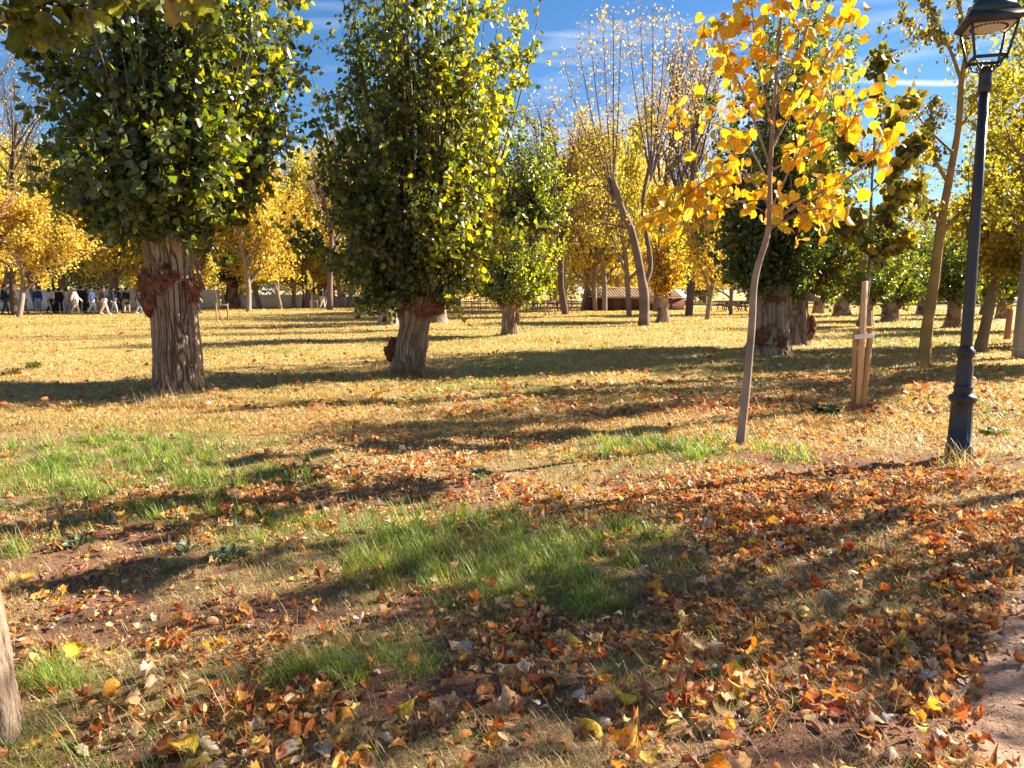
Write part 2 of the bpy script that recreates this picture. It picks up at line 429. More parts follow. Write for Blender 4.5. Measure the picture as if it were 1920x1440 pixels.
# dry sward, far
x, y = logsample(620000, 8.5, 75, .85)
k = (R.random(len(x)) < (.45 + fbm(x * 1.2, y * .9, 3, 15)) * (1 - .8 * np.clip(bare_at(x, y), 0, 1)) * .8) & off_path(x, y); x, y = x[k], y[k]
n = len(x); g = green_at(x, y)
c = pal([(.60, .41, .17), (.54, .36, .15), (.68, .49, .24), (.42, .28, .12), (.46, .39, .12), (.36, .21, .10)], n); isg = R.random(n) < np.clip(g * .7 + .05, 0, 1)
c[isg] = pal([(.24, .27, .05), (.30, .31, .06), (.18, .22, .04)], isg.sum())
tag(link('meadow_grass', blades('meadow_grass', x, y, R.uniform(.03, .075, n) * (1 + y / 60), (.0008 * y) * R.uniform(.7, 1.5, n), c, np.where(R.random(n) < .4, .9, .4), 2)), label='golden dry meadow grass running back to the far footpath', cat='grass', kind='stuff')
# green tufts: clumped
x, y = logsample(26000, 1.9, 14)
g = green_at(x, y); k = (R.random(len(x)) < np.clip(g - .10, 0, 1) ** 1.3 * .55) & off_path(x, y); cx, cy, gg = x[k], y[k], g[k]
m = (R.uniform(10, 26, len(cx)) * np.clip(gg, .4, 1.2)).astype(int)
idx = np.repeat(np.arange(len(cx)), m); n = len(idx)
rad = np.abs(R.normal(0, .028, n)) * (1 + cy[idx] * .05); aa = R.uniform(0, 2 * PI, n)
x = cx[idx] + rad * np.cos(aa); y = cy[idx] + rad * np.sin(aa)
tall = (np.clip(.05 + .08 * gg, .04, .16) * R.uniform(.55, 1.35, len(cx)))[idx] * R.uniform(.45, 1.25, n)
clc = pal(GRC, len(cx), var=.1)[idx]; c = clc * (1 + R.normal(0, .22, (n, 1))).clip(.4, 1.6)
dry = R.random(n) < .14; c[dry] = pal(DRYC, dry.sum())
tag(link('green_grass_tufts', blades('green_grass_tufts', x, y, tall, np.maximum(.0024, .0007 * y) * R.uniform(.7, 1.3, n), c, np.full(n, .35), 4)), label='fresh green grass tufts growing in patches among fallen leaves', cat='grass', kind='stuff')
# wild long blades in the foreground
x, y = logsample(2600, 1.9, 7); k = (R.random(len(x)) < .35 + green_at(x, y)) & off_path(x, y); x, y = x[k], y[k]; n = len(x)
c = pal(DRYC[:3] + GRC[:3], n)
tag(link('long_grass_stalks', blades('long_grass_stalks', x, y, R.uniform(.08, .24, n), R.uniform(.0016, .003, n), c, np.full(n, .5), 5)), label='thin long grass stalks leaning over the foreground', cat='grass', kind='stuff')

# ---------------------------------------------------------------- leaf litter
LITC = [(.58, .24, .06), (.68, .36, .10), (.46, .15, .045), (.74, .48, .19), (.32, .12, .05), (.80, .54, .08), (.64, .47, .27), (.78, .67, .48)]
LITW = [4, 4.5, 4, 3.5, 5, 1.3, 3.4, 1.4]
TPL = [broad(c_, f_, w_, lo, ww, sd) for sd, (c_, f_, w_, lo, ww) in enumerate([(.5, .35, .06, 0, .5), (-.6, -.3, .08, 0, .48), (1.1, .7, .08, 1, .46), (.3, .1, .1, 1, .55), (-1.0, .6, .1, 0, .4), (.8, -.6, .08, 1, .5)])]
def lay_leaves(x, y, size, lift, tilt):
    n = len(x)
    nrm = norm(np.stack([R.normal(0, tilt, n), R.normal(0, tilt, n), np.ones(n)], 1) * np.where(R.random(n) < .4, -1, 1)[:, None])
    a = R.uniform(0, 2 * PI, n); t = np.stack([np.cos(a), np.sin(a), np.zeros(n)], 1)
    X = norm(np.cross(t, nrm)); Y = np.cross(nrm, X)
    p = np.stack([x, y, gz(x, y) + lift], 1)
    return p, X, Y, nrm
def litter(name, n0, d0, d1, smin, smax, dscale, label):
    x, y = logsample(n0, d0, d1, .82)
    k = R.random(n0) < litter_at(x, y) * dscale * np.clip(y / 4.5, .35, 1); x, y = x[k], y[k]; n = len(x)
    s = R.uniform(smin, smax, n) ; mbs = MB(); grp = R.integers(0, len(TPL), n)
    for t in range(len(TPL)):
        m = grp == t
        p, X, Y, Z = lay_leaves(x[m], y[m], s[m], R.uniform(.002, .035, m.sum()), .3)
        mm = int(m.sum()); tv = np.repeat(TPL[t][0][None], mm, 0); tv[:, :, 0] *= R.uniform(.35, .95, (mm, 1)); tv[:, :, 2] *= R.uniform(.3, 2.0, (mm, 1)); tv[:, :, 2] += R.uniform(0, .9, (mm, 1)) * tv[:, :, 0] ** 2 * 2
        V, Fs, kk = scatter(tv, TPL[t][1], p, X, Y, Z, s[m])
        mbs.add(V, Fs, np.repeat(pal(LITC, m.sum(), LITW, .22), kk, 0))
    me = mbs.build(name, M_DRY, True)
    # keep everything above the soil
    co = np.empty(len(me.vertices) * 3, dtype=np.float32); me.vertices.foreach_get('co', co); co = co.reshape(-1, 3)
    zf = gz(co[:, 0], co[:, 1]) + .002; co[:, 2] = np.maximum(co[:, 2], zf); me.vertices.foreach_set('co', co.ravel()); me.update()
    tag(link(name, me), label=label, cat='leaf litter', kind='stuff')
    return n
nl = litter('leaf_litter', 80000, 1.9, 12, .028, .07, .36, 'orange and brown fallen leaves carpeting the near ground')
litter('small_leaf_litter', 150000, 3.2, 17, .018, .042, .34, 'small orange leaf fragments strewn through the mid meadow')
# distant litter as small leaves
x, y = logsample(90000, 10, 60, .85); k = R.random(len(x)) < .45 * litter_at(x, y) + .02; x, y = x[k], y[k]; n = len(x)
p, X, Y, Z = lay_leaves(x, y, None, R.uniform(.01, .06, n), .5)
V, Fs, kk = scatter(POP[0], POP[1], p, X, Y, Z, R.uniform(.05, .1, n) * (1 + y / 60))
tag(link('distant_leaf_litter', mesh('distant_leaf_litter', V, Fs, M_DRY, np.repeat(pal(LITC, n, LITW), kk, 0))), label='scattered orange leaves dotting the meadow farther back', cat='leaf litter', kind='stuff')

# the largest fallen leaves, one by one
SHAPES = ['curled', 'cupped', 'tightly rolled', 'flat lobed', 'narrow folded', 'wavy lobed']
CN = [('rust orange', (.50, .17, .04)), ('bright yellow', (.80, .55, .05)), ('tan', (.56, .36, .17)), ('pale cream', (.66, .54, .36)), ('red brown', (.30, .07, .03)), ('golden orange', (.72, .34, .04)), ('silver grey', (.46, .41, .34))]
CW = [3, 2.2, 3, 2.2, 2, 2.4, 1.2]
leaf_mesh = {}
for t in range(len(TPL)):
    for ci, (cn, cc) in enumerate(CN):
        tvv = TPL[t][0]; kk_ = np.arange(len(tvv)) % 5; sh = np.where(kk_ == 0, 1.2, np.where((kk_ == 2) | (kk_ == 4), .78, 1.0))[:, None]; leaf_mesh[t, ci] = mesh('fallen_leaf', tvv, TPL[t][1], M_DRY, np.array(cc)[None] * sh, True)
fixed = [(1250, 1195, 5, 3), (365, 1420, 1, 3), (560, 1405, 3, 0), (1860, 1120, 6, 3), (1550, 1113, 3, 5), (1490, 1300, 3, 3), (1555, 1345, 4, 0), (410, 1375, 3, 5), (600, 1400, 6, 3), (225, 1280, 5, 0),
         (880, 1225, 6, 0), (760, 1355, 1, 3), (920, 1300, 0, 0), (1190, 1320, 1, 1), (1740, 1275, 3, 3), (1210, 1230, 5, 4), (240, 1310, 2, 1), (1090, 1300, 3, 5), (85, 1105, 1, 3), (960, 1330, 3, 5)]
zone_name = lambda x, y: ('on the gravel path' if x > path_edge(y) else 'in green grass' if green_at(x, y) > .55 else 'on bare soil' if bare_at(x, y) > .45 else 'in the leaf litter' if litter_at(x, y) > .7 else 'on dry grass')
cand = []
for (px, py, ci, t) in fixed:
    g = G(px, py); cand.append((g[0], g[1], ci, t, R.uniform(.085, .105)))
while len(cand) < 230:
    d = math.exp(R.uniform(math.log(2.2), math.log(6.5))); x = R.uniform(-.66, .66) * d
    if R.random() < float(litter_at(np.array(x), np.array(d))) * .7 + .1:
        cand.append((x, d, int(R.choice(len(CN), p=np.array(CW) / sum(CW))), int(R.integers(0, 6)), R.uniform(.06, .095)))
for (x, y, ci, t, s) in cand:
    o = link('fallen_leaf', leaf_mesh[t, ci], loc=(x, y, float(gz(np.array(x), np.array(y))) + .022 + R.uniform(0, .02)))
    o.rotation_euler = (R.normal(0, .3) + (PI if R.random() < .3 else 0), R.normal(0, .3), R.uniform(0, 2 * PI)); o.scale = (s * R.uniform(.55, .95), s, s * R.uniform(.6, 1.8))
    tag(o, '%s %s fallen leaf lying %s' % (SHAPES[t], CN[ci][0], zone_name(x, y)), 'fallen leaf', 'fallen leaves lying in the foreground')

# ---------------------------------------------------------------- trunks
BARKC = np.array([.34, .245, .17])
def trunk_mesh(name, path, rads, seg=160, rings=150, ridge=.03, nr=17, flare=.35, col=BARKC, seed=0, flare_h=.35, mat=None, cap=True, zs=2.3, bulge=()):
    """path: list of local points, rads: radius at each; deep interlaced vertical bark ridges"""
    path = np.asarray(path, float); rads = np.asarray(rads, float)
    t0 = np.concatenate([[0], np.cumsum(np.linalg.norm(np.diff(path, axis=0), axis=1))]); Lh = t0[-1]
    t = np.linspace(0, Lh, rings)
    from_ = [np.interp(t, t0, path[:, k]) for k in range(3)]
    ker = np.ones(max(3, rings // 8)); ker /= ker.sum(); pad = len(ker) // 2
    def sm(a): return np.convolve(np.pad(a, pad, mode='reflect', reflect_type='odd'), ker, 'same')[pad:-pad]
    cx, cy, cz = sm(from_[0]), sm(from_[1]), from_[2]
    rr = sm(np.interp(t, t0, rads))
    for (bz, ba, bw) in bulge: rr = rr + ba * np.exp(-((cz - bz) / bw) ** 2)
    th = np.arange(seg) * 2 * PI / seg
    TH, T = np.meshgrid(th, t)
    u = TH / (2 * PI)
    P1 = int(min(nr * 3.2, seg / 4.5))
    w = vnoise(u * 7, T * 1.6, 7, seed + 1) - .5
    def rid(P_, sc, sd):
        n_ = vnoise(u * P_ + 1.1 * w * P_ / P1, T * sc + 2.0 * w, P_, seed + sd)
        return np.clip(np.abs(2 * n_ - 1) / .34, 0, 1)
    r1 = rid(P1, zs, 2); r2 = rid(max(4, int(P1 * .5)), zs * .8, 3); r3 = vnoise(u * P1 * 4, T * 28, P1 * 4, seed + 4)
    h = np.minimum(r1, .25 + r2) ** .8 * .8 + .2 * r3
    crack = np.clip(1 - np.minimum(r1, .1 + r2), 0, 1) 
    lump = (vnoise(u * 3, T * 1.3, 3, seed + 5) - .5) * .22 + (vnoise(u * 6, T * 3, 6, seed + 6) - .5) * .08
    fl = flare * np.exp(-T / flare_h) * (1 + .9 * (vnoise(u * 5, T * .3, 5, seed + 7) - .4))
    rad = rr[:, None] * (1 + lump + fl) + ridge * (h - .7) * 1.7
    V = np.stack([cx[:, None] + rad * np.cos(TH), cy[:, None] + rad * np.sin(TH), np.broadcast_to(cz[:, None], rad.shape)], 2).reshape(-1, 3)
    i = np.arange(seg); j = (i + 1) % seg
    q = np.concatenate([np.stack([k * seg + i, k * seg + j, (k + 1) * seg + j, (k + 1) * seg + i], 1) for k in range(rings - 1)])
    c = np.asarray(col)[None] * (.75 + .5 * vnoise(u * 9, T * 4, 9, seed + 8)).ravel()[:, None] * (1 - .62 * crack.ravel()[:, None])
    Fs = [q]
    if cap: Fs.append(np.array([(rings - 1) * seg + i]))
    return mesh(name, V, Fs, mat or M_BARK, c, True)

def burl_mesh(name, r, seed=0, seg=72, spiky=True, squash=(1, 1, .9), col=(.17, .07, .04)):
    rg = np.random.default_rng(seed)
    th = np.arange(seg) * 2 * PI / seg; ph = np.linspace(0.02, PI - .02, seg // 2)
    TH, PH = np.meshgrid(th, ph); u = TH / (2 * PI); v = PH / PI
    d = 1 + .5 * (vnoise(u * 6, v * 4, 6, seed) - .5) + .42 * (vnoise(u * 15, v * 9, 15, seed + 1) - .5) + .3 * np.abs(vnoise(u * 30, v * 18, 30, seed + 2) - .5)
    V = np.stack([np.sin(PH) * np.cos(TH) * squash[0], np.sin(PH) * np.sin(TH) * squash[1], np.cos(PH) * squash[2]], 2) * (d * r)[:, :, None]
    i = np.arange(seg); j = (i + 1) % seg; n = len(ph)
    q = np.concatenate([np.stack([k * seg + i, (k + 1) * seg + i, (k + 1) * seg + j, k * seg + j], 1) for k in range(n - 1)])
    cc = np.array(col)[None] * (.5 + 1.1 * vnoise(u * 22, v * 14, 22, seed + 3)).ravel()[:, None]
    mb = MB(); mb.add(V.reshape(-1, 3), [q], cc)
    if spiky:
        for _ in range(int(260 * min(1, r / .25))):
            a = rg.uniform(0, 2 * PI); p_ = math.acos(rg.uniform(-1, .95))
            k = int(np.argmin(abs(ph - p_))); l_ = int(a / (2 * PI) * seg) % seg
            b = V[k, l_]; dirv = norm(b + rg.normal(0, .5 * r, 3)); ln = rg.uniform(.02, .09) * (1.6 if rg.random() < .15 else 1)
            mb.tube([b * .95, b + dirv * ln * .6, b + dirv * ln + [0, 0, ln * .4]], [.007, .005, .002], 3, np.array([.25, .12, .07]) * rg.uniform(.5, 1.7))
    return mb.build(name, M_BURL, False)

# ---------------------------------------------------------------- crowns
def bez(a, b, c, n):
    t = np.linspace(0, 1, n)[:, None]
    return (1 - t) ** 2 * a + 2 * t * (1 - t) * b + t * t * c
def leaf_frames(rg, n, out=None, droop=.8, rnd=.75):
    y = rg.normal(0, rnd, (n, 3)); y[:, 2] -= droop
    if out is not None: y = y + out * .4
    y = norm(y); z = norm(np.cross(y, rg.normal(0, 1, (n, 3)))); x = np.cross(y, z)
    return x, y, z
def make_leaves(rg, pos, size, palette, w=None, tpl=POP, mat=M_POP, out=None, droop=.8, name='foliage', petiole=0, var=.16, rnd=.75, colfun=None):
    n = len(pos); x, y, z = leaf_frames(rg, n, out, droop, rnd)
    s = size * rg.uniform(.65, 1.25, n)
    V, Fs, k = scatter(tpl[0], tpl[1], pos, x, y, z, s)
    cols = np.array(palette); i = rg.choice(len(cols), n, p=None if w is None else np.array(w) / sum(w))
    c = cols[i] * (1 + rg.normal(0, var, (n, 1))).clip(.4, 1.7)
    if colfun is not None: c = colfun(pos, c, rg)
    c = np.repeat(c, k, 0)
    if not petiole: return mesh(name, V, Fs, mat, c, False)
    mb = MB(); mb.add(V, Fs, c)
    b = pos - y * petiole * s[:, None] * .6
    e = norm(rg.normal(0, 1, (n, 3))) * .0012
    PV = np.stack([b + e, b - e, pos - e, pos + e], 1).reshape(-1, 3)
    mb.add(PV, [np.arange(n * 4).reshape(n, 4)], (.35, .25, .08))
    return mb.build(name, mat)

GPAL = [(.042, .068, .012), (.062, .092, .014), (.028, .048, .011), (.12, .14, .016), (.20, .18, .02), (.22, .12, .016)]
GW = [6, 5, 5, 2.2, .5, .15]
def pollard_crown(seed, top, prof, n_shoots, n_leaves, size, cen=(0, 0), palette=GPAL, w=GW, head=.3, inner=.04, sway=None, drop=0., colfun=None, tpl=POP, twl=(.25, .7)):
    """shoots fanning from the pollard head; prof: (height, radius)"""
    rg = np.random.default_rng(seed); prof = np.array(prof, float); top = np.array(top, float)
    zg = np.linspace(prof[0, 0], prof[-1, 0], 200); rgd = np.interp(zg, prof[:, 0], prof[:, 1])
    pw = rgd ** 1.5; pw /= pw.sum()
    wood = MB(); segsA = []; segsB = []; outs = []
    for _ in range(n_shoots):
        zt = rg.choice(zg, p=pw); a = rg.uniform(0, 2 * PI)
        rmax = np.interp(zt, zg, rgd) * (.66 + .6 * vnoise(a * 1.9 + seed, zt * 1.3, seed=seed % 7)) * (1.22 if rg.random() < .10 else 1)
        rr = rmax * rg.uniform(inner, 1.0) ** .62
        cxy = np.array([cen[0], cen[1]]) * np.clip((zt - top[2]) / 2.0, 0, 1)
        if sway is not None: cxy = cxy + np.array([np.interp(zt, sway[0], sway[1]), 0])
        e = np.array([cxy[0] + rr * math.cos(a), cxy[1] + rr * math.sin(a), zt])
        s0 = top + np.array([head * .7 * math.cos(a), head * .7 * math.sin(a), rg.uniform(-.25, .1)])
        dz = e[2] - s0[2]; hx = (e - s0) * [1, 1, 0]
        c = s0 + hx * (.75 if dz > .8 else .55) + [0, 0, max(dz * .45, .25 if dz < .8 else 0)]
        pts = bez(s0, c, e, 8) + rg.normal(0, .015, (8, 3)); pts[0] = s0
        Ls = np.linalg.norm(e - s0)
        wood.tube(pts, np.linspace(.010 + .0045 * Ls, .002, 8), 4, np.array([.13, .095, .06]) * rg.uniform(.7, 1.3))
        o = norm(np.array([math.cos(a), math.sin(a), .3]))
        for k in range(2, 7): segsA.append(pts[k]); segsB.append(pts[k + 1]); outs.append(o)
        for _k in range(6):
            t = rg.uniform(.22, 1); i0 = min(int(t * 7), 6); b = pts[i0] + (pts[i0 + 1] - pts[i0]) * (t * 7 - i0)
            d = norm(o * rg.uniform(.2, 1) + rg.normal(0, .55, 3) + [0, 0, .35]); ln = rg.uniform(*twl)
            m = b + d * ln * .5; f = b + d * ln + [0, 0, ln * rg.uniform(-.3, .15)]
            wood.tube([b, m, f], [.005, .0035, .002], 3, (.24, .17, .09))
            segsA += [b, m]; segsB += [m, f]; outs += [o, o]
    A = np.array(segsA); B = np.array(segsB); O = np.array(outs)
    i = rg.integers(0, len(A), n_leaves); t = rg.random(n_leaves)[:, None]
    pos = A[i] + (B[i] - A[i]) * t + rg.normal(0, .06, (n_leaves, 3))
    lim = prof[0, 0] - .15
    pos = pos[pos[:, 2] > lim]
    return make_leaves(rg, pos, size, palette, w, out=O[i][:len(pos)], tpl=tpl, colfun=colfun), wood.build('branches', M_TWIG)

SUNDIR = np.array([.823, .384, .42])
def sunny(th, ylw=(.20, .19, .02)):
    """paints sunlight into the leaf colour: more yellow leaves toward +x, the sun side"""
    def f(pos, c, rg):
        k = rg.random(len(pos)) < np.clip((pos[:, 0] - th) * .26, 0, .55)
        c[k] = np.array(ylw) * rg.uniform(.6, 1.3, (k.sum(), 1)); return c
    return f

def pollard(px, py, label, R0, Ht, topdx, prof, ns, nlv, size, burls, seed, cen=(0, 0), seg=160, rings=140, ridge=.03, colfun=None, R1=None, bulge=(), sway=None, trunk_up=None, group='pollarded poplars standing on the meadow', pos=None, palette=GPAL, w=GW, tcol=BARKC, nr=17, flare=.3):
    g = G(px, py) if pos is None else np.array([pos[0], pos[1], 0.])
    gz0 = float(gz(np.array(g[0]), np.array(g[1]))) - .04
    e = tag(empty('poplar_tree', (g[0], g[1], gz0)), label, 'tree', group)
    R1 = R1 or R0 * .85
    path = [(0, 0, -.12), (topdx * .25, 0, Ht * .35), (topdx * .6, 0, Ht * .7), (topdx, 0, Ht)]
    rads = [R0, R0 * .93, R0 * .88, R1]
    if trunk_up: 
        for (dx, z, r) in trunk_up: path.append((dx, 0, z)); rads.append(r)
    part('trunk', trunk_mesh('trunk', path, rads, seg, rings, ridge, nr=nr, seed=seed, col=tcol, flare=flare, bulge=bulge), e)
    for bi, (bx, by, bz, br, *sq) in enumerate(burls):
        part('burl', burl_mesh('burl', br, seed * 3 + bi, seg=max(20, seg // 2) // 2 * 2, spiky=seg > 60, squash=sq[0] if sq else (1, 1, .9)), e, (bx, by, bz))
    fo, wd = pollard_crown(seed, (topdx, 0, Ht), prof, ns, nlv, size, cen, colfun=colfun, head=R1, sway=sway, palette=palette, w=w)
    cr = part('crown', fo, e); part('branches', wd, cr)
    return e

# the two big near poplars
pollard(338, 738, 'thick poplar with burly waist and round dark green crown, nearest whole tree', .335, 2.42, -.06,
        [(1.95, .25), (2.3, .85), (2.9, 1.6), (4.0, 2.0), (5.3, 1.95), (6.8, 1.7), (8.4, .7)], 230, 28000, .118,
        [(-.32, -.10, 1.66, .19, (.8, .9, 1.2)), (-.26, -.22, 1.36, .17, (.9, .9, 1.1)), (-.12, -.27, 1.62, .15, (1.2, .7, 1.1)), (.05, -.31, 1.74, .10, (1.6, .6, .7)), (.34, -.14, 1.56, .12, (.8, .8, 1.3)), (-.34, -.05, 1.48, .13)], 3, cen=(.16, 0), colfun=sunny(.2), ridge=.042, R1=.28, seg=340, rings=280, nr=17, bulge=[(1.5, .05, .38), (2.3, .05, .3)])
pollard(762, 700, 'leaning poplar with reddish burr head and tall crown painted sunlit yellow on one side', .30, 1.45, .34,
        [(.85, .25), (1.25, 1.15), (1.8, 1.8), (2.8, 2.15), (4.0, 2.15), (6, 2.05), (8.0, 1.8), (9.8, .7)], 250, 31000, .112,
        [(-.27, -.08, .42, .15, (.7, .8, 1.3)), (.10, -.26, 1.28, .17, (1.1, .8, .8)), (.34, -.3, 1.24, .17, (1.2, .8, .9)), (.58, -.12, 1.30, .18, (.9, .9, 1)), (.0, -.1, 1.34, .17), (.3, -.28, 1.46, .14)], 5, cen=(.30, 0), colfun=sunny(-.4, (.24, .23, .02)), ridge=.036, R1=.36, seg=260, rings=180, bulge=[(1.25, .07, .25), (.5, .03, .2)])
# the far companion of those two
e3 = pollard(955, 630, 'bent poplar with a low crown and a higher crown rising to the right', .27, 1.25, .05,
        [(.9, .3), (1.3, 1.2), (2.2, 1.7), (3.3, 1.6), (4.2, .8)], 120, 12000, .10,
        [(-.22, -.1, 1.1, .16), (.28, -.1, 1.12, .14), (.30, -.05, .55, .12, (.6, .8, 1.5)), (0, -.22, 1.15, .17)], 8, cen=(.55, 0), colfun=sunny(-.9, (.22, .24, .02)), seg=90, rings=70, R1=.32, ridge=.03, trunk_up=[(.55, 2.4, .22), (1.2, 4.0, .16), (1.6, 5.5, .08)])
fo, wd = pollard_crown(81, (1.25, 0, 3.8), [(3.5, .6), (4.4, 1.5), (5.6, 1.85), (6.8, 1.5), (8.0, .5)], 110, 12000, .10, (.50, 0), colfun=sunny(.2, (.21, .23, .02)), head=.15)
cr = part('crown', fo, e3); part('branches', wd, cr)
# dark pair behind the yellow sapling
pollard(1440, 668, 'widest poplar trunk with a burl at head and foot behind the yellow sapling', .44, 1.75, -.05,
        [(1.1, .3), (1.5, 1.1), (2.4, 1.6), (4, 1.7), (6, 1.6), (7.8, 1.3), (9.4, .5)], 190, 24000, .10,
        [(-.05, -.34, 1.42, .19, (1.3, .6, .75)), (-.2, -.35, .45, .22, (1, .6, 1.1)), (.1, -.4, .3, .16, (1, .7, 1.2))], 12, cen=(.1, 0), seg=140, rings=110, ridge=.034, R1=.45, flare=.5)
pollard(1492, 650, 'slimmer dark poplar whose trunk bulges with a burl low on its side', .33, 1.75, -.05,
        [(.9, .3), (1.3, 1.3), (2.2, 1.9), (4, 1.9), (6, 1.7), (8, 1.3), (9.6, .5)], 180, 21000, .105,
        [(.38, -.1, .55, .17, (.7, .8, 1.3)), (.3, -.15, .3, .14)], 14, cen=(.25, 0), seg=120, rings=90, colfun=sunny(.4), R1=.32, flare=.45)
# farther pollards
FAR = [
 (728, 610, 'grey furrowed poplar trunk showing behind the leaning poplar on its shaded side', .42, 1.5, [(1.0, .3), (1.6, 1.3), (3, 1.9), (5, 1.8), (7.5, .6)], 9000, 20, 40),
 (820, 605, 'broad poplar half hidden behind the crown of the leaning poplar', .46, 1.3, [(.9, .3), (1.5, 1.5), (3, 2.1), (5, 1.9), (7.5, .6)], 9000, 21, 40),
 (1243, 605, 'short poplar with split reddish trunk and green over yellow crown', .30, 1.75, [(1.0, .4), (1.5, 1.1), (2.6, 1.4), (4.2, 1.2), (5.8, .5)], 8000, 22, 40),
 (1622, 612, 'dark poplar directly behind the staked sapling', .30, 1.3, [(.7, .4), (1.2, 1.4), (2.4, 1.9), (4, 1.7), (5.6, .5)], 9000, 23, 40),
 (1668, 602, 'low twin poplar with a dome crown lit bright green on one edge', .42, 1.1, [(.8, .4), (1.2, 1.6), (2.3, 2.1), (3.8, 1.8), (5.6, .6)], 9000, 24, 40),
 (1786, 615, 'grey trunked poplar with a dark crown between leaning maple and lamp post', .30, 1.2, [(.9, .4), (1.4, 1.4), (2.6, 1.7), (4, 1.5), (5.4, .5)], 9000, 25, 40),
 (1880, 597, 'distant poplar stump crown seen between slanting trunk and grey pole', .36, 1.3, [(1.0, .4), (1.5, 1.5), (2.8, 1.9), (4.2, 1.5), (5.5, .5)], 6000, 26, 40),
 (1578, 592, 'far yellowing poplar with swollen trunk framed by two dark poplars', .5, 1.3, [(1.0, .5), (1.5, 1.8), (3, 2.4), (4.8, 1.6), (6, .5)], 5000, 27, 40),
 (1535, 588, 'very distant thin poplar left of the far yellowing one', .4, 1.8, [(1.5, .5), (2.2, 1.6), (4, 2.2), (6, 1.4), (8, .5)], 4000, 28, 40),
 (1850, 590, 'distant poplar with tan trunk beyond the lamp post', .4, 1.2, [(1.1, .5), (1.8, 1.8), (3.4, 2.3), (5, 1.4), (6.5, .5)], 4000, 29, 40),
 (1730, 590, 'distant poplar glimpsed past the mossy leaning trunk', .4, 1.2, [(1.1, .5), (1.8, 1.5), (3.4, 2.0), (5, 1.4), (6.5, .5)], 4000, 30, 40),
 (436, 577, 'old thick poplar standing against the white wall', .62, 2.6, [(2.0, .6), (2.8, 2.0), (4.2, 2.6), (6, 2.2), (8, .8)], 6000, 31, 40),
]
for (px, py, lab, R0, Ht, prof, nlv, sd, sg) in FAR:
    d = G(px, py)[1]
    yellow = sd in (22, 27)
    pollard(px, py, lab, R0, Ht, 0, prof, 70, nlv, .10 if d < 40 else .15, [(R0 * .7, -R0 * .5, Ht * .85, R0 * .5), (-R0 * .6, -R0 * .4, Ht * .4, R0 * .45)], sd, seg=40, rings=36, ridge=.03,
            palette=GPAL if not yellow else GPAL[:2] + [(.55, .38, .03), (.62, .33, .02)], w=GW if not yellow else [2, 2, 3, 2], colfun=sunny(.2, (.24, .25, .02)), nr=11, flare=.45)
# poplars beyond the right edge: only their shade reaches the picture
for k, (x, y, prof) in enumerate([(15.5, 22.5, [(1, .4), (1.6, 1.6), (3, 2.2), (6, 1.9), (9, .6)]), (21, 31, [(1, .4), (1.6, 1.6), (3, 2.2), (6, 1.9), (9, .6)]), (14.5, 17.6, [(2.4, .4), (3, 1.2), (4.0, 1.4), (5.2, 1.0), (6.5, .4)])]):
    pollard(0, 0, ['pollard poplar beyond the grey pole shading the lawn', 'pollard poplar in the next row shading the lawn', 'pollard poplar beside the lamp shading the leaf litter'][k], .35, 1.7, 0, prof, 70, 7000, .13, [], 50 + k, seg=30, rings=24, pos=(x, y), nr=9)

# ---------------------------------------------------------------- branching trees
def grow(rg, wood, p, d, Ln, r, lev, maxlev, cfg, ends):
    n = 6; pts = [p]; dd = norm(np.array(d, float))
    for k in range(n - 1):
        dd = norm(dd + rg.normal(0, cfg.get('wig', .12), 3) + [0, 0, cfg['up'] * .18]); pts.append(pts[-1] + dd * Ln / (n - 1))
    pts = np.array(pts); r1 = r * cfg.get('taper', .55)
    wood.tube(pts, np.linspace(r, r1, n), 8 if lev == 0 else 5 if lev == 1 else 3, cfg['bark'])
    if lev >= maxlev - cfg.get('leaflev', 1):
        for k in range(n - 1): ends.append((pts[k], pts[k + 1]))
    if lev < maxlev:
        nc = cfg['nc'][lev]
        for k in range(nc):
            t = cfg['t0'][lev] + (1 - cfg['t0'][lev]) * (k + rg.random() * .8) / nc; t = min(t, .999)
            i0 = int(t * (n - 1)); b = pts[i0] + (pts[i0 + 1] - pts[i0]) * (t * (n - 1) - i0)
            ax = norm(np.cross(dd, rg.normal(0, 1, 3))); sp = cfg['spread'][lev] * rg.uniform(.7, 1.25)
            nd = dd * math.cos(sp) + ax * math.sin(sp)
            grow(rg, wood, b, nd, Ln * cfg['lr'][lev] * rg.uniform(.7, 1.2) * (1.15 - .45 * t), max(r * (1 - .5 * t) * .55, cfg.get('minr', .004)), lev + 1, maxlev, cfg, ends)
def branched(seed, cfg, Ht, R0, d0=(0, 0, 1), maxlev=3):
    rg = np.random.default_rng(seed); wood = MB(); ends = []
    grow(rg, wood, np.zeros(3) - [0, 0, .1], d0, Ht, R0, 0, maxlev, cfg, ends)
    A = np.array([a for a, b in ends]); B = np.array([b for a, b in ends])
    n = cfg['nl']; i = rg.integers(0, len(A), n); t = rg.random(n)[:, None]
    pos = A[i] + (B[i] - A[i]) * t + rg.normal(0, cfg['jit'], (n, 3))
    pos = pos[pos[:, 2] > cfg.get('zmin', 1.5)]
    fo = make_leaves(rg, pos, cfg['ls'], cfg['pal'], cfg.get('w'), tpl=cfg.get('tpl', DIA), mat=cfg.get('mat', M_GOLD), droop=.5, rnd=.9)
    return wood.build('trunk', cfg.get('wmat', M_BARK), True), fo
GOLD = [(.80, .60, .08), (.70, .47, .07), (.84, .68, .14), (.54, .37, .07), (.58, .56, .10), (.40, .27, .08)]
GOLDL = [(.76, .64, .09), (.62, .58, .08), (.46, .48, .08), (.78, .56, .08), (.34, .38, .07)]
DARKB = (.09, .065, .05)
MIDB = (.24, .18, .13)
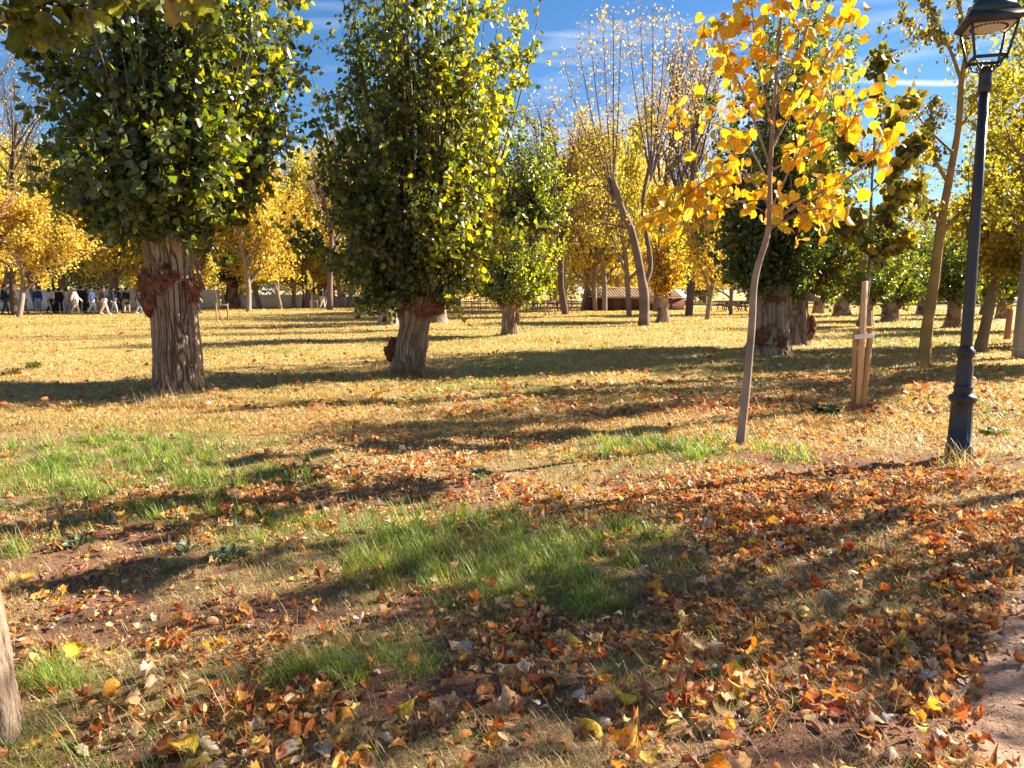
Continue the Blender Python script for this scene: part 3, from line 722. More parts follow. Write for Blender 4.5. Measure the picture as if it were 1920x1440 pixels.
def cfg(**k):
    b = dict(up=.6, bark=MIDB, nc=[7, 6, 5], t0=[.35, .25, .2], spread=[.95, .8, .7], lr=[.62, .55, .5], nl=7000, jit=.22, ls=.15, pal=GOLD, w=None, zmin=1.9, leaflev=1)
    b.update(k); return b
KIND = {
 'gold': [branched(101, cfg(nc=[12, 8, 5], nl=11000, t0=[.22, .2, .2], ls=.19), 6.0, .16), branched(102, cfg(nc=[13, 8, 5], nl=12000, pal=GOLDL, t0=[.2, .2, .2], ls=.19), 6.5, .17), branched(103, cfg(nc=[11, 8, 5], nl=11000, t0=[.22, .2, .2], ls=.19, pal=GOLD[:4] + GOLDL[:2], up=.2, spread=[1.2, .9, .7]), 5.6, .15)],
 'tall': [branched(111, cfg(nc=[13, 9, 6], nl=1900, up=1.2, spread=[.55, .6, .6], lr=[.6, .5, .45], jit=.15, ls=.13, pal=GOLD[:4] + [(.5, .3, .16), (.45, .25, .15)], bark=(.17, .12, .10), zmin=3.2), 11, .22),
          branched(112, cfg(nc=[12, 7, 5], nl=1400, up=1.3, spread=[.45, .5, .6], lr=[.55, .5, .45], jit=.12, ls=.12, pal=GOLD[:4], bark=(.13, .09, .08), zmin=4.0), 11, .2)],
 'bare': [branched(121, cfg(nc=[12, 8, 6], nl=900, up=.6, spread=[.85, .6, .6], lr=[.5, .5, .45], jit=.05, ls=.1, pal=GOLD, bark=DARKB, zmin=3), 10, .17)],
 'thicket': [branched(161, cfg(nc=[16, 9, 5], nl=12000, pal=GOLD[:3] + GOLDL, t0=[.04, .15, .2], spread=[1.2, .9, .7], lr=[.6, .55, .5], ls=.26, jit=.35, zmin=.2), 5.0, .15), branched(162, cfg(nc=[16, 9, 5], nl=12000, pal=[(.20, .24, .06), (.30, .34, .07), (.42, .40, .08), (.14, .17, .05)], t0=[.04, .15, .2], spread=[1.2, .9, .7], ls=.26, jit=.35, zmin=.2), 5.0, .15)],
 'green': [branched(131, cfg(nc=[10, 7, 5], nl=10000, pal=[(.10, .13, .03), (.16, .19, .03), (.30, .30, .05), (.06, .09, .02)], t0=[.15, .2, .2], zmin=.4), 6.0, .18)],
 'elm': [branched(141, cfg(nc=[9, 7, 6], nl=12000, ls=.12, pal=[(.50, .48, .05), (.38, .40, .05), (.62, .52, .05), (.25, .28, .04)], jit=.14), 6.5, .15)],
 'slim': [branched(171, cfg(nc=[9, 6, 4], nl=1500, ls=.15, up=.9, spread=[.7, .7, .7], t0=[.45, .3, .2], pal=GOLDL, jit=.12, zmin=2.2), 5.6, .08)],
 'young': [branched(151, cfg(nc=[8, 5, 3], nl=240, ls=.12, up=1.2, spread=[.5, .5, .5], lr=[.35, .4, .4], t0=[.5, .3, .2], pal=GOLDL, jit=.05, bark=(.2, .15, .1), zmin=1.2), 2.9, .03)],
}
for k_, l_ in KIND.items():
    for a_, b_ in l_: a_.name = 'trunk_' + k_; b_.name = 'crown_' + k_
TREENAME = {'gold': 'maple_tree', 'tall': 'ash_tree', 'bare': 'bare_tree', 'green': 'shade_tree', 'thicket': 'bushy_tree', 'slim': 'elm_tree', 'elm': 'elm_tree', 'young': 'young_tree'}
def put_tree(kind, var, px, py, label, s=1.0, rz=None, sz=None, group=None, pos=None, tilt=(0, 0)):
    g = G(px, py) if pos is None else np.array([pos[0], pos[1], 0.]); ms = KIND[kind][var % len(KIND[kind])]
    e = empty(TREENAME[kind], (g[0], g[1], 0), R.uniform(0, 6.28) if rz is None else rz)
    e.scale = (s, s, sz or s); e.rotation_euler[0] = tilt[0]; e.rotation_euler[1] = tilt[1]
    tag(e, label, 'tree', group or {'gold': 'golden maples around the footpath', 'tall': 'tall sparse trees behind the meadow', 'bare': 'nearly bare trees', 'green': 'green trees beyond the wall', 'slim': 'roadside trees beyond the view', 'thicket': 'bushy trees closing the view far behind', 'elm': 'yellow green trees by the lamp', 'young': 'staked young trees'}[kind])
    part('trunk', ms[0], e); part('crown', ms[1], e)
    return e
AX = lambda px, d: ((px - 960) / F * d, d)
golds = [
 (35, 595, 'gold', 0, 1.1, 1.0, 'pale barked tree rising in front of the walkers, beside the path'),
 (76, 0, 'gold', 1, 1.5, 1.5, 'golden tree above the man in the navy jacket', 66),
 (208, 0, 'gold', 2, 1.35, 1.45, 'golden tree with tan trunk behind the walking group', 63),
 (228, 0, 'gold', 1, 1.5, 1.5, 'golden tree with dark twin stem near the end of the group', 67),
 (300, 0, 'gold', 0, 1.5, 1.6, 'golden tree mostly hidden by the burly poplar', 72),
 (466, 585, 'gold', 0, 1.35, 1.5, 'forked orange tree standing alone before the white wall'),
 (527, 580, 'gold', 2, 1.25, 1.3, 'low yellow tree whose branches reach over the wall'),
 (490, 0, 'gold', 1, 1.5, 1.6, 'slender stemmed golden tree just behind the forked orange tree', 71),
 (552, 0, 'gold', 2, 1.35, 1.4, 'dark stemmed golden tree beside the thin lamp post', 72),
 (643, 577, 'gold', 1, 1.35, 1.7, 'pale slanting tree right of the little shelter'),
 (655, 0, 'gold', 0, 1.4, 1.6, 'grey forked tree close behind the pale slanting tree', 74),
 (130, 0, 'gold', 1, 2.0, 2.0, 'large golden tree beyond the wall above the beige coats', 88),
 (10, 0, 'gold', 0, 2.1, 2.2, 'large orange tree at the far edge of the park behind the wall', 84),
 (390, 0, 'gold', 0, 2.0, 2.0, 'large golden tree beyond the wall right of the burly poplar', 86),
 (580, 0, 'gold', 2, 2.2, 2.1, 'large golden tree beyond the wall over the little shelter', 92),
 (700, 0, 'gold', 1, 2.0, 2.0, 'large yellow tree seen through gaps of the leaning poplar', 90),
 (860, 0, 'gold', 0, 1.8, 1.8, 'orange tree behind the leaning poplar crown', 80),
 (1060, 577, 'gold', 0, 1.35, 1.5, 'dark stemmed golden tree over the picnic tables'),
 (1092, 582, 'gold', 1, 1.3, 1.5, 'golden tree with pale foot between picnic tables and hut'),
 (1117, 583, 'gold', 2, 1.4, 1.6, 'golden tree touching the left corner of the hut'),
 (1133, 0, 'gold', 0, 1.4, 1.6, 'straight grey stem standing in front of the hut', 60),
 (1180, 593, 'gold', 1, 1.0, 1.45, 'slanting grey tree before the middle of the hut'),
 (980, 0, 'gold', 1, 1.8, 1.8, 'yellow tree behind the picnic tables', 84),
 (1150, 0, 'gold', 2, 2.0, 2.0, 'large golden tree rising behind the hut roof', 82),
 (1325, 600, 'gold', 0, .85, .95, 'small yellow tree with sunlit trunk right of the hut'),
 (1370, 590, 'gold', 2, .9, .9, 'small golden tree in front of the fenced tables'),
 (1290, 0, 'gold', 1, 1.3, 1.3, 'yellow tree behind the far end of the hut', 72),
 (1400, 0, 'green', 0, 1.6, 1.6, 'dark green tree beyond the fenced tables', 95),
 (1560, 0, 'elm', 0, 1.6, 1.5, 'yellow green tree far behind the dark poplar pair', 100),
 (1700, 0, 'elm', 0, 1.3, 1.3, 'yellow green tree far behind the staked sapling', 80),
 (1830, 0, 'green', 0, 1.5, 1.5, 'green tree far beyond the lamp post', 95),
 (1950, 0, 'green', 0, 1.5, 1.5, 'green tree at the far right of the meadow', 90),
 (130, 0, 'green', 0, .95, .95, 'dark green conical tree behind the beige coats', 68),
 (200, 0, 'green', 0, 1.3, 1.2, 'light green tree beyond the wall near the group', 88),
 (592, 0, 'green', 0, .75, .8, 'dark green tree beside the little shelter', 76),
 (740, 0, 'green', 0, 1.2, 1.1, 'green tree beyond the far end of the wall', 84),
 (30, 0, 'bare', 0, 1.25, 1.25, 'tall nearly bare tree above the pale barked tree', 50),
 (-60, 0, 'bare', 0, 1.3, 1.5, 'tall nearly bare tree half outside the view', 56),
 (620, 0, 'tall', 0, 1.2, 1.0, 'tall rust coloured tree in the gap between the two big poplars', 64),
 (575, 0, 'tall', 1, 1.2, .9, 'bare crowned tall tree behind the gap of the two big poplars', 70),
 (80, 0, 'tall', 1, 1.3, 1.1, 'tall thin crowned tree showing above the golden trees', 72),
 (1060, 0, 'tall', 1, 1.2, .9, 'tall yellow topped tree behind the bent poplar', 52),
 (1290, 0, 'tall', 1, 1.35, 1.1, 'tall purple twigged tree left of the yellow sapling', 50),
 (1230, 0, 'tall', 0, 1.3, 1.3, 'tall fine branched tree just behind the fork headed one', 58),
]
for row in golds:
    px, py, kind, var, s, szz, lab = row[:7]
    if len(row) > 7: put_tree(kind, var, 0, 0, lab, s, sz=szz, pos=AX(px, row[7]))
    else: put_tree(kind, var, px, py, lab, s, sz=szz)

for k, px in enumerate(list(range(-120, 2100, 96))):
    d = 98 + 26 * ((k * 7) % 5) / 4; v = 0 if (k * 5 % 3) and px < 1450 else 1
    put_tree('thicket', v, 0, 0, 'bushy %s tree closing the view far behind the %s' % (['golden', 'green'][v], 'walking group' if px < 300 else 'burly poplar' if px < 420 else 'forked orange tree' if px < 560 else 'little shelter' if px < 700 else 'leaning poplar' if px < 900 else 'bent poplar' if px < 1080 else 'red brown hut' if px < 1330 else 'dark poplar pair' if px < 1560 else 'staked sapling' if px < 1700 else 'street lamp'), 1.5 + .5 * ((k * 3) % 4) / 3, pos=AX(px, d))
# hand traced trees ------------------------------------------------------
def traced(name, base, limbs, label, cat='tree', bark=MIDB, twig=None, leaves=None, group=None, seed=0, tseg=None, mat=None):
    """limbs: list of (points in world, r0, r1, leafy) ; first one is the trunk"""
    rg = np.random.default_rng(seed); e = tag(empty(name, tuple(base)), label, cat, group)
    wood = MB(); A = []; B = []
    for li, (pts, r0, r1, leafy) in enumerate(limbs):
        pts = np.array(pts) - base; n = max(8, len(pts) * 4)
        t = np.linspace(0, len(pts) - 1, n); k = np.minimum(t.astype(int), len(pts) - 2); f = t - k
        p0 = pts[np.maximum(k - 1, 0)]; p1 = pts[k]; p2 = pts[k + 1]; p3 = pts[np.minimum(k + 2, len(pts) - 1)]; f = f[:, None]
        q = .5 * ((2 * p1) + (-p0 + p2) * f + (2 * p0 - 5 * p1 + 4 * p2 - p3) * f ** 2 + (-p0 + 3 * p1 - 3 * p2 + p3) * f ** 3)
        rr = np.linspace(r0, r1, n) * (1 + rg.normal(0, .03, n))
        if li == 0: rr[0] *= 1.35; rr[1] *= 1.1
        wood.tube(q, rr, 14 if r0 > .03 else 6, np.array(bark)[None] * (.75 + .5 * rg.random((n, 1))))
        if leafy:
            k0 = int(n * (1 - leafy))
            for k in range(k0, n - 1): A.append(q[k]); B.append(q[k + 1])
            for k in range(k0, n, 1):
                for _ in range(twig[0]):
                    d = norm(rg.normal(0, .8, 3) + [0, 0, twig[2]]); ln = rg.uniform(.4, 1.1) * twig[1]
                    m = q[k] + d * ln * .5; f_ = q[k] + d * ln + [0, 0, -.1 * ln]
                    wood.tube([q[k], m, f_], [.0035, .0025, .0015], 3, np.array(bark) * .8); A += [q[k], m]; B += [m, f_]
    part('trunk', wood.build('trunk', mat or M_TWIG, True), e)
    A = np.array(A); B = np.array(B); n = leaves['n']; i = rg.integers(0, len(A), n); pos = A[i] + (B[i] - A[i]) * rg.random(n)[:, None] + rg.normal(0, leaves['jit'], (n, 3))
    part('crown', make_leaves(rg, pos, leaves['ls'], leaves['pal'], leaves.get('w'), tpl=leaves.get('tpl', POP), mat=leaves.get('mat', M_YEL), droop=leaves.get('droop', .7), petiole=leaves.get('pet', 0), rnd=leaves.get('rnd', .6)), e)
    return e
def PL(pts): return [P(a, b, y) for a, b, y in pts]

b0 = G(1387, 833); Y0 = b0[1]
LF = broad(.25, .22, .04, 0, .52, 3)
traced('linden_sapling', b0, [
  ([b0 - [0, 0, .05]] + PL([(1398, 740, Y0), (1409, 620, Y0), (1416, 520, Y0), (1441, 430, Y0), (1443, 340, Y0), (1449, 230, Y0), (1458, 110, Y0), (1468, 0, Y0), (1480, -110, Y0)]), .046, .008, .35),
  (PL([(1441, 430, Y0), (1490, 405, Y0), (1530, 392, Y0 - .2), (1575, 395, Y0 - .3)]), .016, .004, .75),
  (PL([(1441, 425, Y0), (1500, 380, Y0 + .2), (1580, 340, Y0 + .3), (1640, 290, Y0 + .4), (1655, 240, Y0 + .4)]), .018, .004, .7),
  (PL([(1442, 385, Y0), (1400, 330, Y0 - .2), (1340, 330, Y0 - .3), (1280, 370, Y0 - .4), (1225, 400, Y0 - .5)]), .016, .004, .8),
  (PL([(1442, 370, Y0), (1370, 380, Y0 + .2), (1290, 395, Y0 + .3), (1230, 405, Y0 + .3)]), .014, .003, .7),
  (PL([(1443, 350, Y0), (1400, 270, Y0 + .1), (1350, 235, Y0 + .2), (1265, 215, Y0 + .3)]), .014, .003, .6),
  (PL([(1444, 310, Y0), (1400, 190, Y0 - .1), (1365, 110, Y0 - .2), (1345, 40, Y0 - .2)]), .014, .004, .7),
  (PL([(1446, 280, Y0), (1500, 180, Y0 + .1), (1560, 90, Y0 + .2), (1600, 10, Y0 + .2)]), .015, .004, .75),
  (PL([(1445, 320, Y0), (1520, 280, Y0 - .2), (1590, 240, Y0 - .3), (1610, 190, Y0 - .3)]), .014, .004, .7),
  (PL([(1448, 240, Y0), (1420, 120, Y0 - .2), (1410, 20, Y0 - .3), (1400, -60, Y0 - .3)]), .013, .004, .7),
  (PL([(1450, 200, Y0), (1500, 90, Y0 - .2), (1530, 0, Y0 - .2), (1545, -80, Y0 - .2)]), .013, .004, .7),
  (PL([(1442, 400, Y0), (1480, 320, Y0 - .3), (1540, 200, Y0 - .4), (1560, 130, Y0 - .4)]), .012, .003, .65),
 ], 'slim yellow leaved sapling leaning on the grass with big heart shaped leaves', bark=(.30, .22, .16), twig=(2, .34, .1), seed=71,
 leaves=dict(n=720, jit=.08, ls=.108, pal=[(.84, .50, .02), (.86, .58, .03), (.80, .38, .02), (.72, .60, .05), (.45, .45, .05), (.90, .72, .12)], w=[4, 4, 2.4, 1.6, .7, .6], tpl=LF, mat=M_YEL, droop=.75, rnd=.42, pet=.5))

# staked sapling
b1 = G(1612, 766); Y1 = b1[1]
DKG = [(.13, .15, .03), (.22, .22, .04), (.09, .11, .03), (.5, .42, .05), (.6, .35, .05), (.32, .30, .05)]
e = traced('linden_sapling', b1 + [0, .05, 0], [
  ([b1 + [0, .06, 0]] + PL([(1622, 600, Y1 + .06), (1629, 520, Y1 + .06), (1631, 440, Y1 + .05), (1635, 340, Y1), (1640, 250, Y1), (1645, 150, Y1), (1648, 90, Y1)]), .028, .006, .25),
  (PL([(1630, 470, Y1), (1600, 440, Y1 - .1), (1575, 405, Y1 - .1)]), .01, .003, .8),
  (PL([(1631, 440, Y1), (1570, 380, Y1 + .2), (1530, 300, Y1 + .4)]), .01, .003, .7),
  (PL([(1632, 420, Y1), (1680, 370, Y1 + .1), (1720, 330, Y1 + .1)]), .012, .003, .8),
  (PL([(1634, 360, Y1), (1690, 300, Y1 - .1), (1730, 260, Y1 - .1)]), .012, .003, .8),
  (PL([(1636, 330, Y1), (1600, 280, Y1 + .2), (1590, 230, Y1 + .2)]), .01, .003, .7),
  (PL([(1638, 290, Y1), (1680, 230, Y1 + .2), (1700, 190, Y1 + .2)]), .01, .003, .7),
  (PL([(1630, 490, Y1), (1670, 460, Y1), (1700, 440, Y1)]), .01, .003, .8),
 ], 'olive green sapling held upright between wooden stakes', bark=(.20, .16, .12), twig=(1, .34, .1), seed=72,
 leaves=dict(n=1050, jit=.05, ls=.115, pal=DKG, w=[4, 4, 2, 2, 1, 2], tpl=LF, mat=M_YEL, droop=.6, rnd=.6))
def beam(mb, a, b, w, t, c, yaw=0.):
    a = np.array(a, float); b = np.array(b, float); d = b - a; Ln = np.linalg.norm(d); z = d / Ln
    x = np.array([math.cos(yaw), math.sin(yaw), 0.]); x = norm(x - z * (x @ z)); y = np.cross(z, x)
    mb.box(*((a + b) / 2), w, t, Ln, bev=.006, c=c, M=np.stack([x, y, z], 1))
WOODC = (.50, .26, .10); WOODP = (.62, .38, .19)
def stake(name, pts, w, t, c, lab, yaw=.35):
    mb = MB(); o = np.array(pts[0]); beam(mb, (0, 0, 0), np.array(pts[1]) - o, w, t, c, yaw)
    return mb
st = tag(empty('stake_support', tuple(b1)), 'wooden support of two short stakes and a tall batten around the olive sapling', 'tree stake')
def stp(nm, a, b, w, t, c, yaw=.35):
    mb = MB(); beam(mb, a - b1, b - b1, w, t, c, yaw); return part(nm, mb.build(nm, M_WOOD), st)
stp('stake', P(1600, 768, Y1 - .02), P(1606, 617, Y1 - .02), .075, .055, WOODC)
stp('stake', P(1617, 770, Y1 - .10), P(1633, 615, Y1 - .0), .07, .055, (.48, .24, .09))
stp('batten', P(1609, 772, Y1 - .09), P(1622, 527, Y1 - .03), .085, .03, WOODP, .2)
stp('tie_strap', P(1602, 632, Y1 - .13), P(1640, 629, Y1 - .07), .012, .06, (.78, .76, .70), 1.45)

# mossy leaning tree and its neighbour by the lamp
def leaf_elm(n, ls=.085): return dict(n=n, jit=.05, ls=ls, pal=[(.20, .20, .04), (.36, .32, .05), (.12, .14, .03), (.60, .46, .05), (.62, .38, .06)], w=[3, 4, 2, 3, 1], mat=M_YEL, droop=1.0, rnd=.6)
b2 = G(1731, 690); Y2 = b2[1]
traced('leaning_tree', b2, [
  ([b2 - [0, 0, .05]] + PL([(1739, 610, Y2), (1751, 530, Y2), (1762, 440, Y2), (1768, 400, Y2), (1783, 320, Y2), (1797, 240, Y2), (1803, 150, Y2), (1812, 90, Y2), (1800, 20, Y2), (1780, -60, Y2)]), .125, .02, .25),
  (PL([(1760, 445, Y2), (1790, 410, Y2 + .2), (1830, 370, Y2 + .4), (1880, 320, Y2 + .6)]), .06, .01, .6),
  (PL([(1778, 345, Y2), (1750, 290, Y2 - .2), (1740, 240, Y2 - .4), (1755, 180, Y2 - .4)]), .04, .01, .7),
  (PL([(1802, 150, Y2), (1780, 90, Y2 - .2), (1755, 40, Y2 - .3), (1730, -20, Y2 - .3)]), .035, .01, .6),
  (PL([(1803, 150, Y2), (1816, 100, Y2 + .3), (1835, 40, Y2 + .3), (1850, -40, Y2 + .3)]), .035, .01, .5),
  (PL([(1797, 240, Y2), (1850, 180, Y2 + .3), (1900, 130, Y2 + .4)]), .03, .008, .7),
  (PL([(1790, 290, Y2), (1730, 230, Y2 + .5), (1700, 180, Y2 + .6)]), .03, .008, .6),
  (PL([(1785, 90, Y2), (1730, 60, Y2), (1690, 30, Y2)]), .015, .004, .8),
  (PL([(1765, 420, Y2), (1730, 380, Y2 - .3), (1690, 370, Y2 - .5)]), .03, .006, .8),
 ], 'thin leaning tree with mossy ochre trunk between stakes and lamp post', bark=(.30, .19, .06), twig=(1, .75, .0), seed=73, leaves=leaf_elm(2600))
b3 = G(1836, 660); Y3 = b3[1]
traced('leaning_tree', b3, [
  ([b3 - [0, 0, .05]] + PL([(1850, 600, Y3), (1868, 520, Y3), (1886, 450, Y3), (1900, 380, Y3), (1920, 280, Y3), (1945, 160, Y3)]), .15, .03, .3),
  (PL([(1870, 520, Y3), (1850, 460, Y3 - .5), (1830, 420, Y3 - .8)]), .06, .01, .8),
  (PL([(1886, 450, Y3), (1930, 400, Y3 - .5), (1960, 350, Y3 - .8)]), .07, .02, .8),
  (PL([(1890, 430, Y3), (1860, 380, Y3 + .5), (1840, 330, Y3 + .5)]), .06, .01, .8),
  (PL([(1880, 470, Y3), (1920, 490, Y3 - .5), (1940, 530, Y3 - .9)]), .05, .01, .9),
 ], 'dark tree slanting right of the lamp post with amber leaves', bark=(.17, .12, .08), twig=(2, 1.1, -.1), seed=74,
 leaves=dict(n=5200, jit=.12, ls=.12, pal=[(.32, .22, .03), (.55, .32, .03), (.22, .20, .03), (.40, .36, .04)], mat=M_YEL, droop=.9))
# yellow green tree filling the right edge
put_tree('elm', 0, 0, 0, 'yellow green tree filling the edge behind the lamp post', .8, rz=1.0, pos=(11.6, 15.2))
put_tree('elm', 0, 0, 0, 'yellow green tree behind the grey pole', 1.1, rz=3.2, pos=(16.2, 24))
# two slim trees outside the view whose crowns shade the foreground
put_tree('slim', 0, 0, 0, 'roadside tree outside the view shading the near leaves', .75, rz=4.0, pos=(8.3, 7.0))
put_tree('slim', 0, 0, 0, 'roadside tree outside the view shading the near soil', .9, rz=0.6, pos=(9.8, 8.3))

# tall fork headed tree with upright twigs
b4 = G(1207, 611); Y4 = b4[1]
rgt = np.random.default_rng(9)
limbs = [([b4 - [0, 0, .05]] + PL([(1208, 560, Y4), (1204, 530, Y4), (1195, 480, Y4), (1183, 430, Y4), (1165, 390, Y4), (1150, 340, Y4)]), .24, .13, 0),
  (PL([(1165, 390, Y4), (1120, 380, Y4), (1070, 400, Y4 - 1), (1040, 430, Y4 - 1)]), .07, .02, .8),
  (PL([(1205, 540, Y4), (1220, 500, Y4 + .3), (1212, 440, Y4 + .5), (1205, 380, Y4 + .5), (1220, 300, Y4 + .5)]), .12, .08, 0),
  (PL([(1183, 430, Y4), (1130, 420, Y4), (1080, 440, Y4 - .5)]), .06, .015, .8), (PL([(1150, 350, Y4), (1100, 350, Y4 + 1), (1060, 370, Y4 + 1)]), .05, .015, .8)]
for (sx, sy, tops) in [(1150, 340, [(1060, 130), (1085, 90), (1105, 60), (1130, 40), (1150, 30), (1165, 60), (1040, 200)]), (1220, 300, [(1175, 50), (1200, 30), (1225, 20), (1250, 40), (1275, 60), (1290, 120), (1310, 190)])]:
    for (tx, ty) in tops:
        yy = Y4 + rgt.uniform(-1.6, 1.6); mx = sx + (tx - sx) * .55; my = sy + (ty - sy) * .4
        limbs.append((PL([(sx, sy + rgt.uniform(-10, 40), Y4), (mx, my, (Y4 + yy) / 2), (tx, ty, yy)]), .05, .012, .75))
traced('ash_tree', b4, limbs, 'tall forked tree with sparse rusty leaves left of the short split poplar', bark=(.17, .12, .10), twig=(6, 1.3, .9), seed=75,
  leaves=dict(n=3000, jit=.14, ls=.11, pal=[(.58, .38, .12), (.70, .50, .10), (.42, .27, .14), (.75, .58, .10)], mat=M_GOLD, droop=.5, rnd=.9))

# near tree at the left edge
nb = np.array([-2.175, 2.62, 0.])
e = tag(empty('poplar_tree', tuple(nb)), 'rough barked poplar trunk cut by the picture edge, with long leaves overhead', 'tree', 'pollarded poplars standing on the meadow')
part('trunk', trunk_mesh('trunk', [(0, 0, -.1), (.02, 0, .5), (.0, 0, .85), (-.14, 0, 1.25), (-.18, 0, 2.3)], [.27, .27, .26, .24, .24], 320, 300, .03, nr=20, seed=33, col=(.24, .17, .12), flare=.3, flare_h=.22), e)
part('burl', burl_mesh('burl', .17, 91, seg=90, squash=(.9, 1, 1.2), col=(.36, .15, .09)), e, (.19, .05, 1.83))
rg = np.random.default_rng(77); wood = MB(); A = []; B = []
for pts in [[(-120, -60, 2.7), (60, -40, 2.7), (180, -20, 2.7), (300, -10, 2.65), (400, 5, 2.6)], [(-100, 0, 2.75), (0, 10, 2.75), (60, 30, 2.7), (100, 60, 2.7)], [(60, -40, 2.7), (120, 10, 2.75), (170, 40, 2.8)],
            [(-100, -120, 2.9), (100, -90, 2.9), (300, -60, 2.9), (430, -30, 2.9)]]:
    q = np.array(PL(pts)) - nb; wood.tube(q, np.linspace(.009, .003, len(q)), 6, (.3, .26, .16)); A += list(q[:-1]); B += list(q[1:])
q = np.array(PL([(170, -10, 2.6), (168, 20, 2.6), (178, 70, 2.6), (195, 120, 2.6)])) - nb; wood.tube(q, [.006, .005, .004, .002], 5, (.12, .09, .07))
A = np.array(A); B = np.array(B); i = rg.integers(0, len(A), 230); pos = A[i] + (B[i] - A[i]) * rg.random((230, 1)) + rg.normal(0, .03, (230, 3)) - [0, 0, .005]
cr = part('crown', make_leaves(rg, pos, .072, [(.16, .20, .04), (.28, .30, .05), (.10, .13, .03), (.34, .24, .05)], [4, 3, 4, 1], tpl=broad(.4, .3, .07, 1, .5, 6), mat=M_YEL, droop=.5, rnd=.6, petiole=.5), e); part('branches', wood.build('branches', M_TWIG), cr)

# ---------------------------------------------------------------- street lamp
gl = G(1797, 856); YL = gl[1]; zl = float(gz(np.array(gl[0]), np.array(gl[1])))
lamp = tag(empty('street_lamp', (gl[0], gl[1], zl), -.28), 'dark grey cast iron street lamp with square open lantern', 'street lamp')
IRON = (.020, .020, .023)
flute = lambda th, z: 1 - (.05 * np.abs(np.cos(th * 6)) if .02 < z < .52 or .70 < z < .96 else 0)
mb = MB(); mb.lathe([(-.06, .125), (0, .125), (.03, .124), (.10, .116), (.12, .112), (.122, .108), (.5, .096), (.53, .1), (.545, .118), (.575, .123), (.595, .118), (.61, .095), (.635, .078), (.66, .082), (.675, .092), (.69, .080), (.72, .072),
  (.86, .076), (.95, .062), (.965, .062), (.98, .078), (1.01, .082), (1.035, .078), (1.05, .062), (1.07, .056)], 72, IRON, mod=flute)
part('base', mb.build('base', M_METAL, True), lamp)
mb = MB(); mb.lathe([(1.06, .054), (1.1, .053), (2.4, .047), (3.42, .041)], 36, IRON); pole = part('pole', mb.build('pole', M_METAL, True), lamp)
mb = MB(); mb.lathe([(3.40, .046), (3.42, .054), (3.47, .058), (3.49, .053), (3.55, .054), (3.59, .058), (3.62, .046), (3.64, .02)], 32, IRON); part('collar', mb.build('collar', M_METAL, True), lamp)
mb = MB(); mb.tube([(0.051, 0, 1.7), (.075, 0, 1.7), (.078, 0, 1.72)], .008, 8, (.5, .5, .5), True); part('bolt', mb.build('bolt', M_METAL, True), lamp)
# lantern
lan = part('lantern', None, lamp) if False else None
LZ = (0, 0, -.235)
zb, zt = 3.93, 4.205; hb, ht = .130, .185
mb = MB()
for sx in (-1, 1):
    for sy in (-1, 1):
        beam(mb, (sx * hb, sy * hb, zb), (sx * ht, sy * ht, zt), .022, .022, IRON, 0)
        mb.tube([(sx * hb, sy * hb, zb - .005), (sx * hb, sy * hb, zb - .03), (sx * hb, sy * hb, zb - .04)], [.009, .012, .005], 8, IRON, True)
for s_ in (-1, 1):
    mb.box(0, s_ * hb, zb, 2 * hb - .024, .018, .026, c=IRON); mb.box(s_ * hb, 0, zb, .018, 2 * hb - .024, .026, c=IRON)
fr = part('lantern_frame', mb.build('lantern_frame', M_METAL), lamp, LZ)
mb = MB()
for k in range(4):
    a = PI / 4 + k * PI / 2; r = hb * 1.40; ca, sa = math.cos(a), math.sin(a)
    pr = [(.045, 3.80), (.075, 3.83), (.09, 3.87), (.07, 3.90), (.06, 3.87), (.085, 3.835), (.12, 3.85), (.15, 3.90), (r, 3.925)]
    pts = np.array([(x * ca, x * sa, z) for x, z in pr]); mb.tube(pts, .0075, 6, IRON, True)
part('bracket', mb.build('bracket', M_METAL, True), lamp, LZ)
def frustum(mb, z0, h0, z1, h1, c, closed=True):
    V = [(-h0, -h0, z0), (h0, -h0, z0), (h0, h0, z0), (-h0, h0, z0), (-h1, -h1, z1), (h1, -h1, z1), (h1, h1, z1), (-h1, h1, z1)]
    q = [[0, 1, 5, 4], [1, 2, 6, 5], [2, 3, 7, 6], [3, 0, 4, 7]] + ([[0, 3, 2, 1], [4, 5, 6, 7]] if closed else [])
    mb.add(np.array(V), [np.array(q)], c)
GRN = (.012, .032, .034); LZ2 = (0, 0, -.235 - .095)
mb = MB()
frustum(mb, 4.392, .198, 4.57, .108, GRN); frustum(mb, 4.572, .12, 4.595, .112, GRN); frustum(mb, 4.597, .095, 4.69, .08, GRN); frustum(mb, 4.692, .105, 4.71, .03, GRN)
mb.lathe([(4.71, .02), (4.74, .03), (4.77, .02), (4.82, .004)], 16, GRN)
part('lantern_roof', mb.build('lantern_roof', M_METAL), lamp, LZ2)
mb = MB()  # flared lid
V = []; 
for (z, h) in [(4.30, .19), (4.34, .235), (4.345, .235), (4.39, .21)]: V += [(-h, -h, z), (h, -h, z), (h, h, z), (-h, h, z)]
q = [[4 * k + i, 4 * k + (i + 1) % 4, 4 * k + 4 + (i + 1) % 4, 4 * k + 4 + i] for k in range(3) for i in range(4)] + [[12, 13, 14, 15]]
mb.add(np.array(V), [np.array(q)], IRON)
for sx in (-1, 1):
    for sy in (-1, 1): mb.tube([(sx * .205, sy * .205, 4.375), (sx * .205, sy * .205, 4.40), (sx * .205, sy * .205, 4.41)], [.006, .010, .004], 8, IRON, True)
part('lantern_lid', mb.build('lantern_lid', M_METAL), lamp, LZ2)
mb = MB(); mb.box(0, 0, 4.306, .36, .36, .006, c=(.42, .38, .34))
pl_ = part('lamp_plate', mb.build('lamp_plate', M_PLAST), lamp, LZ2)
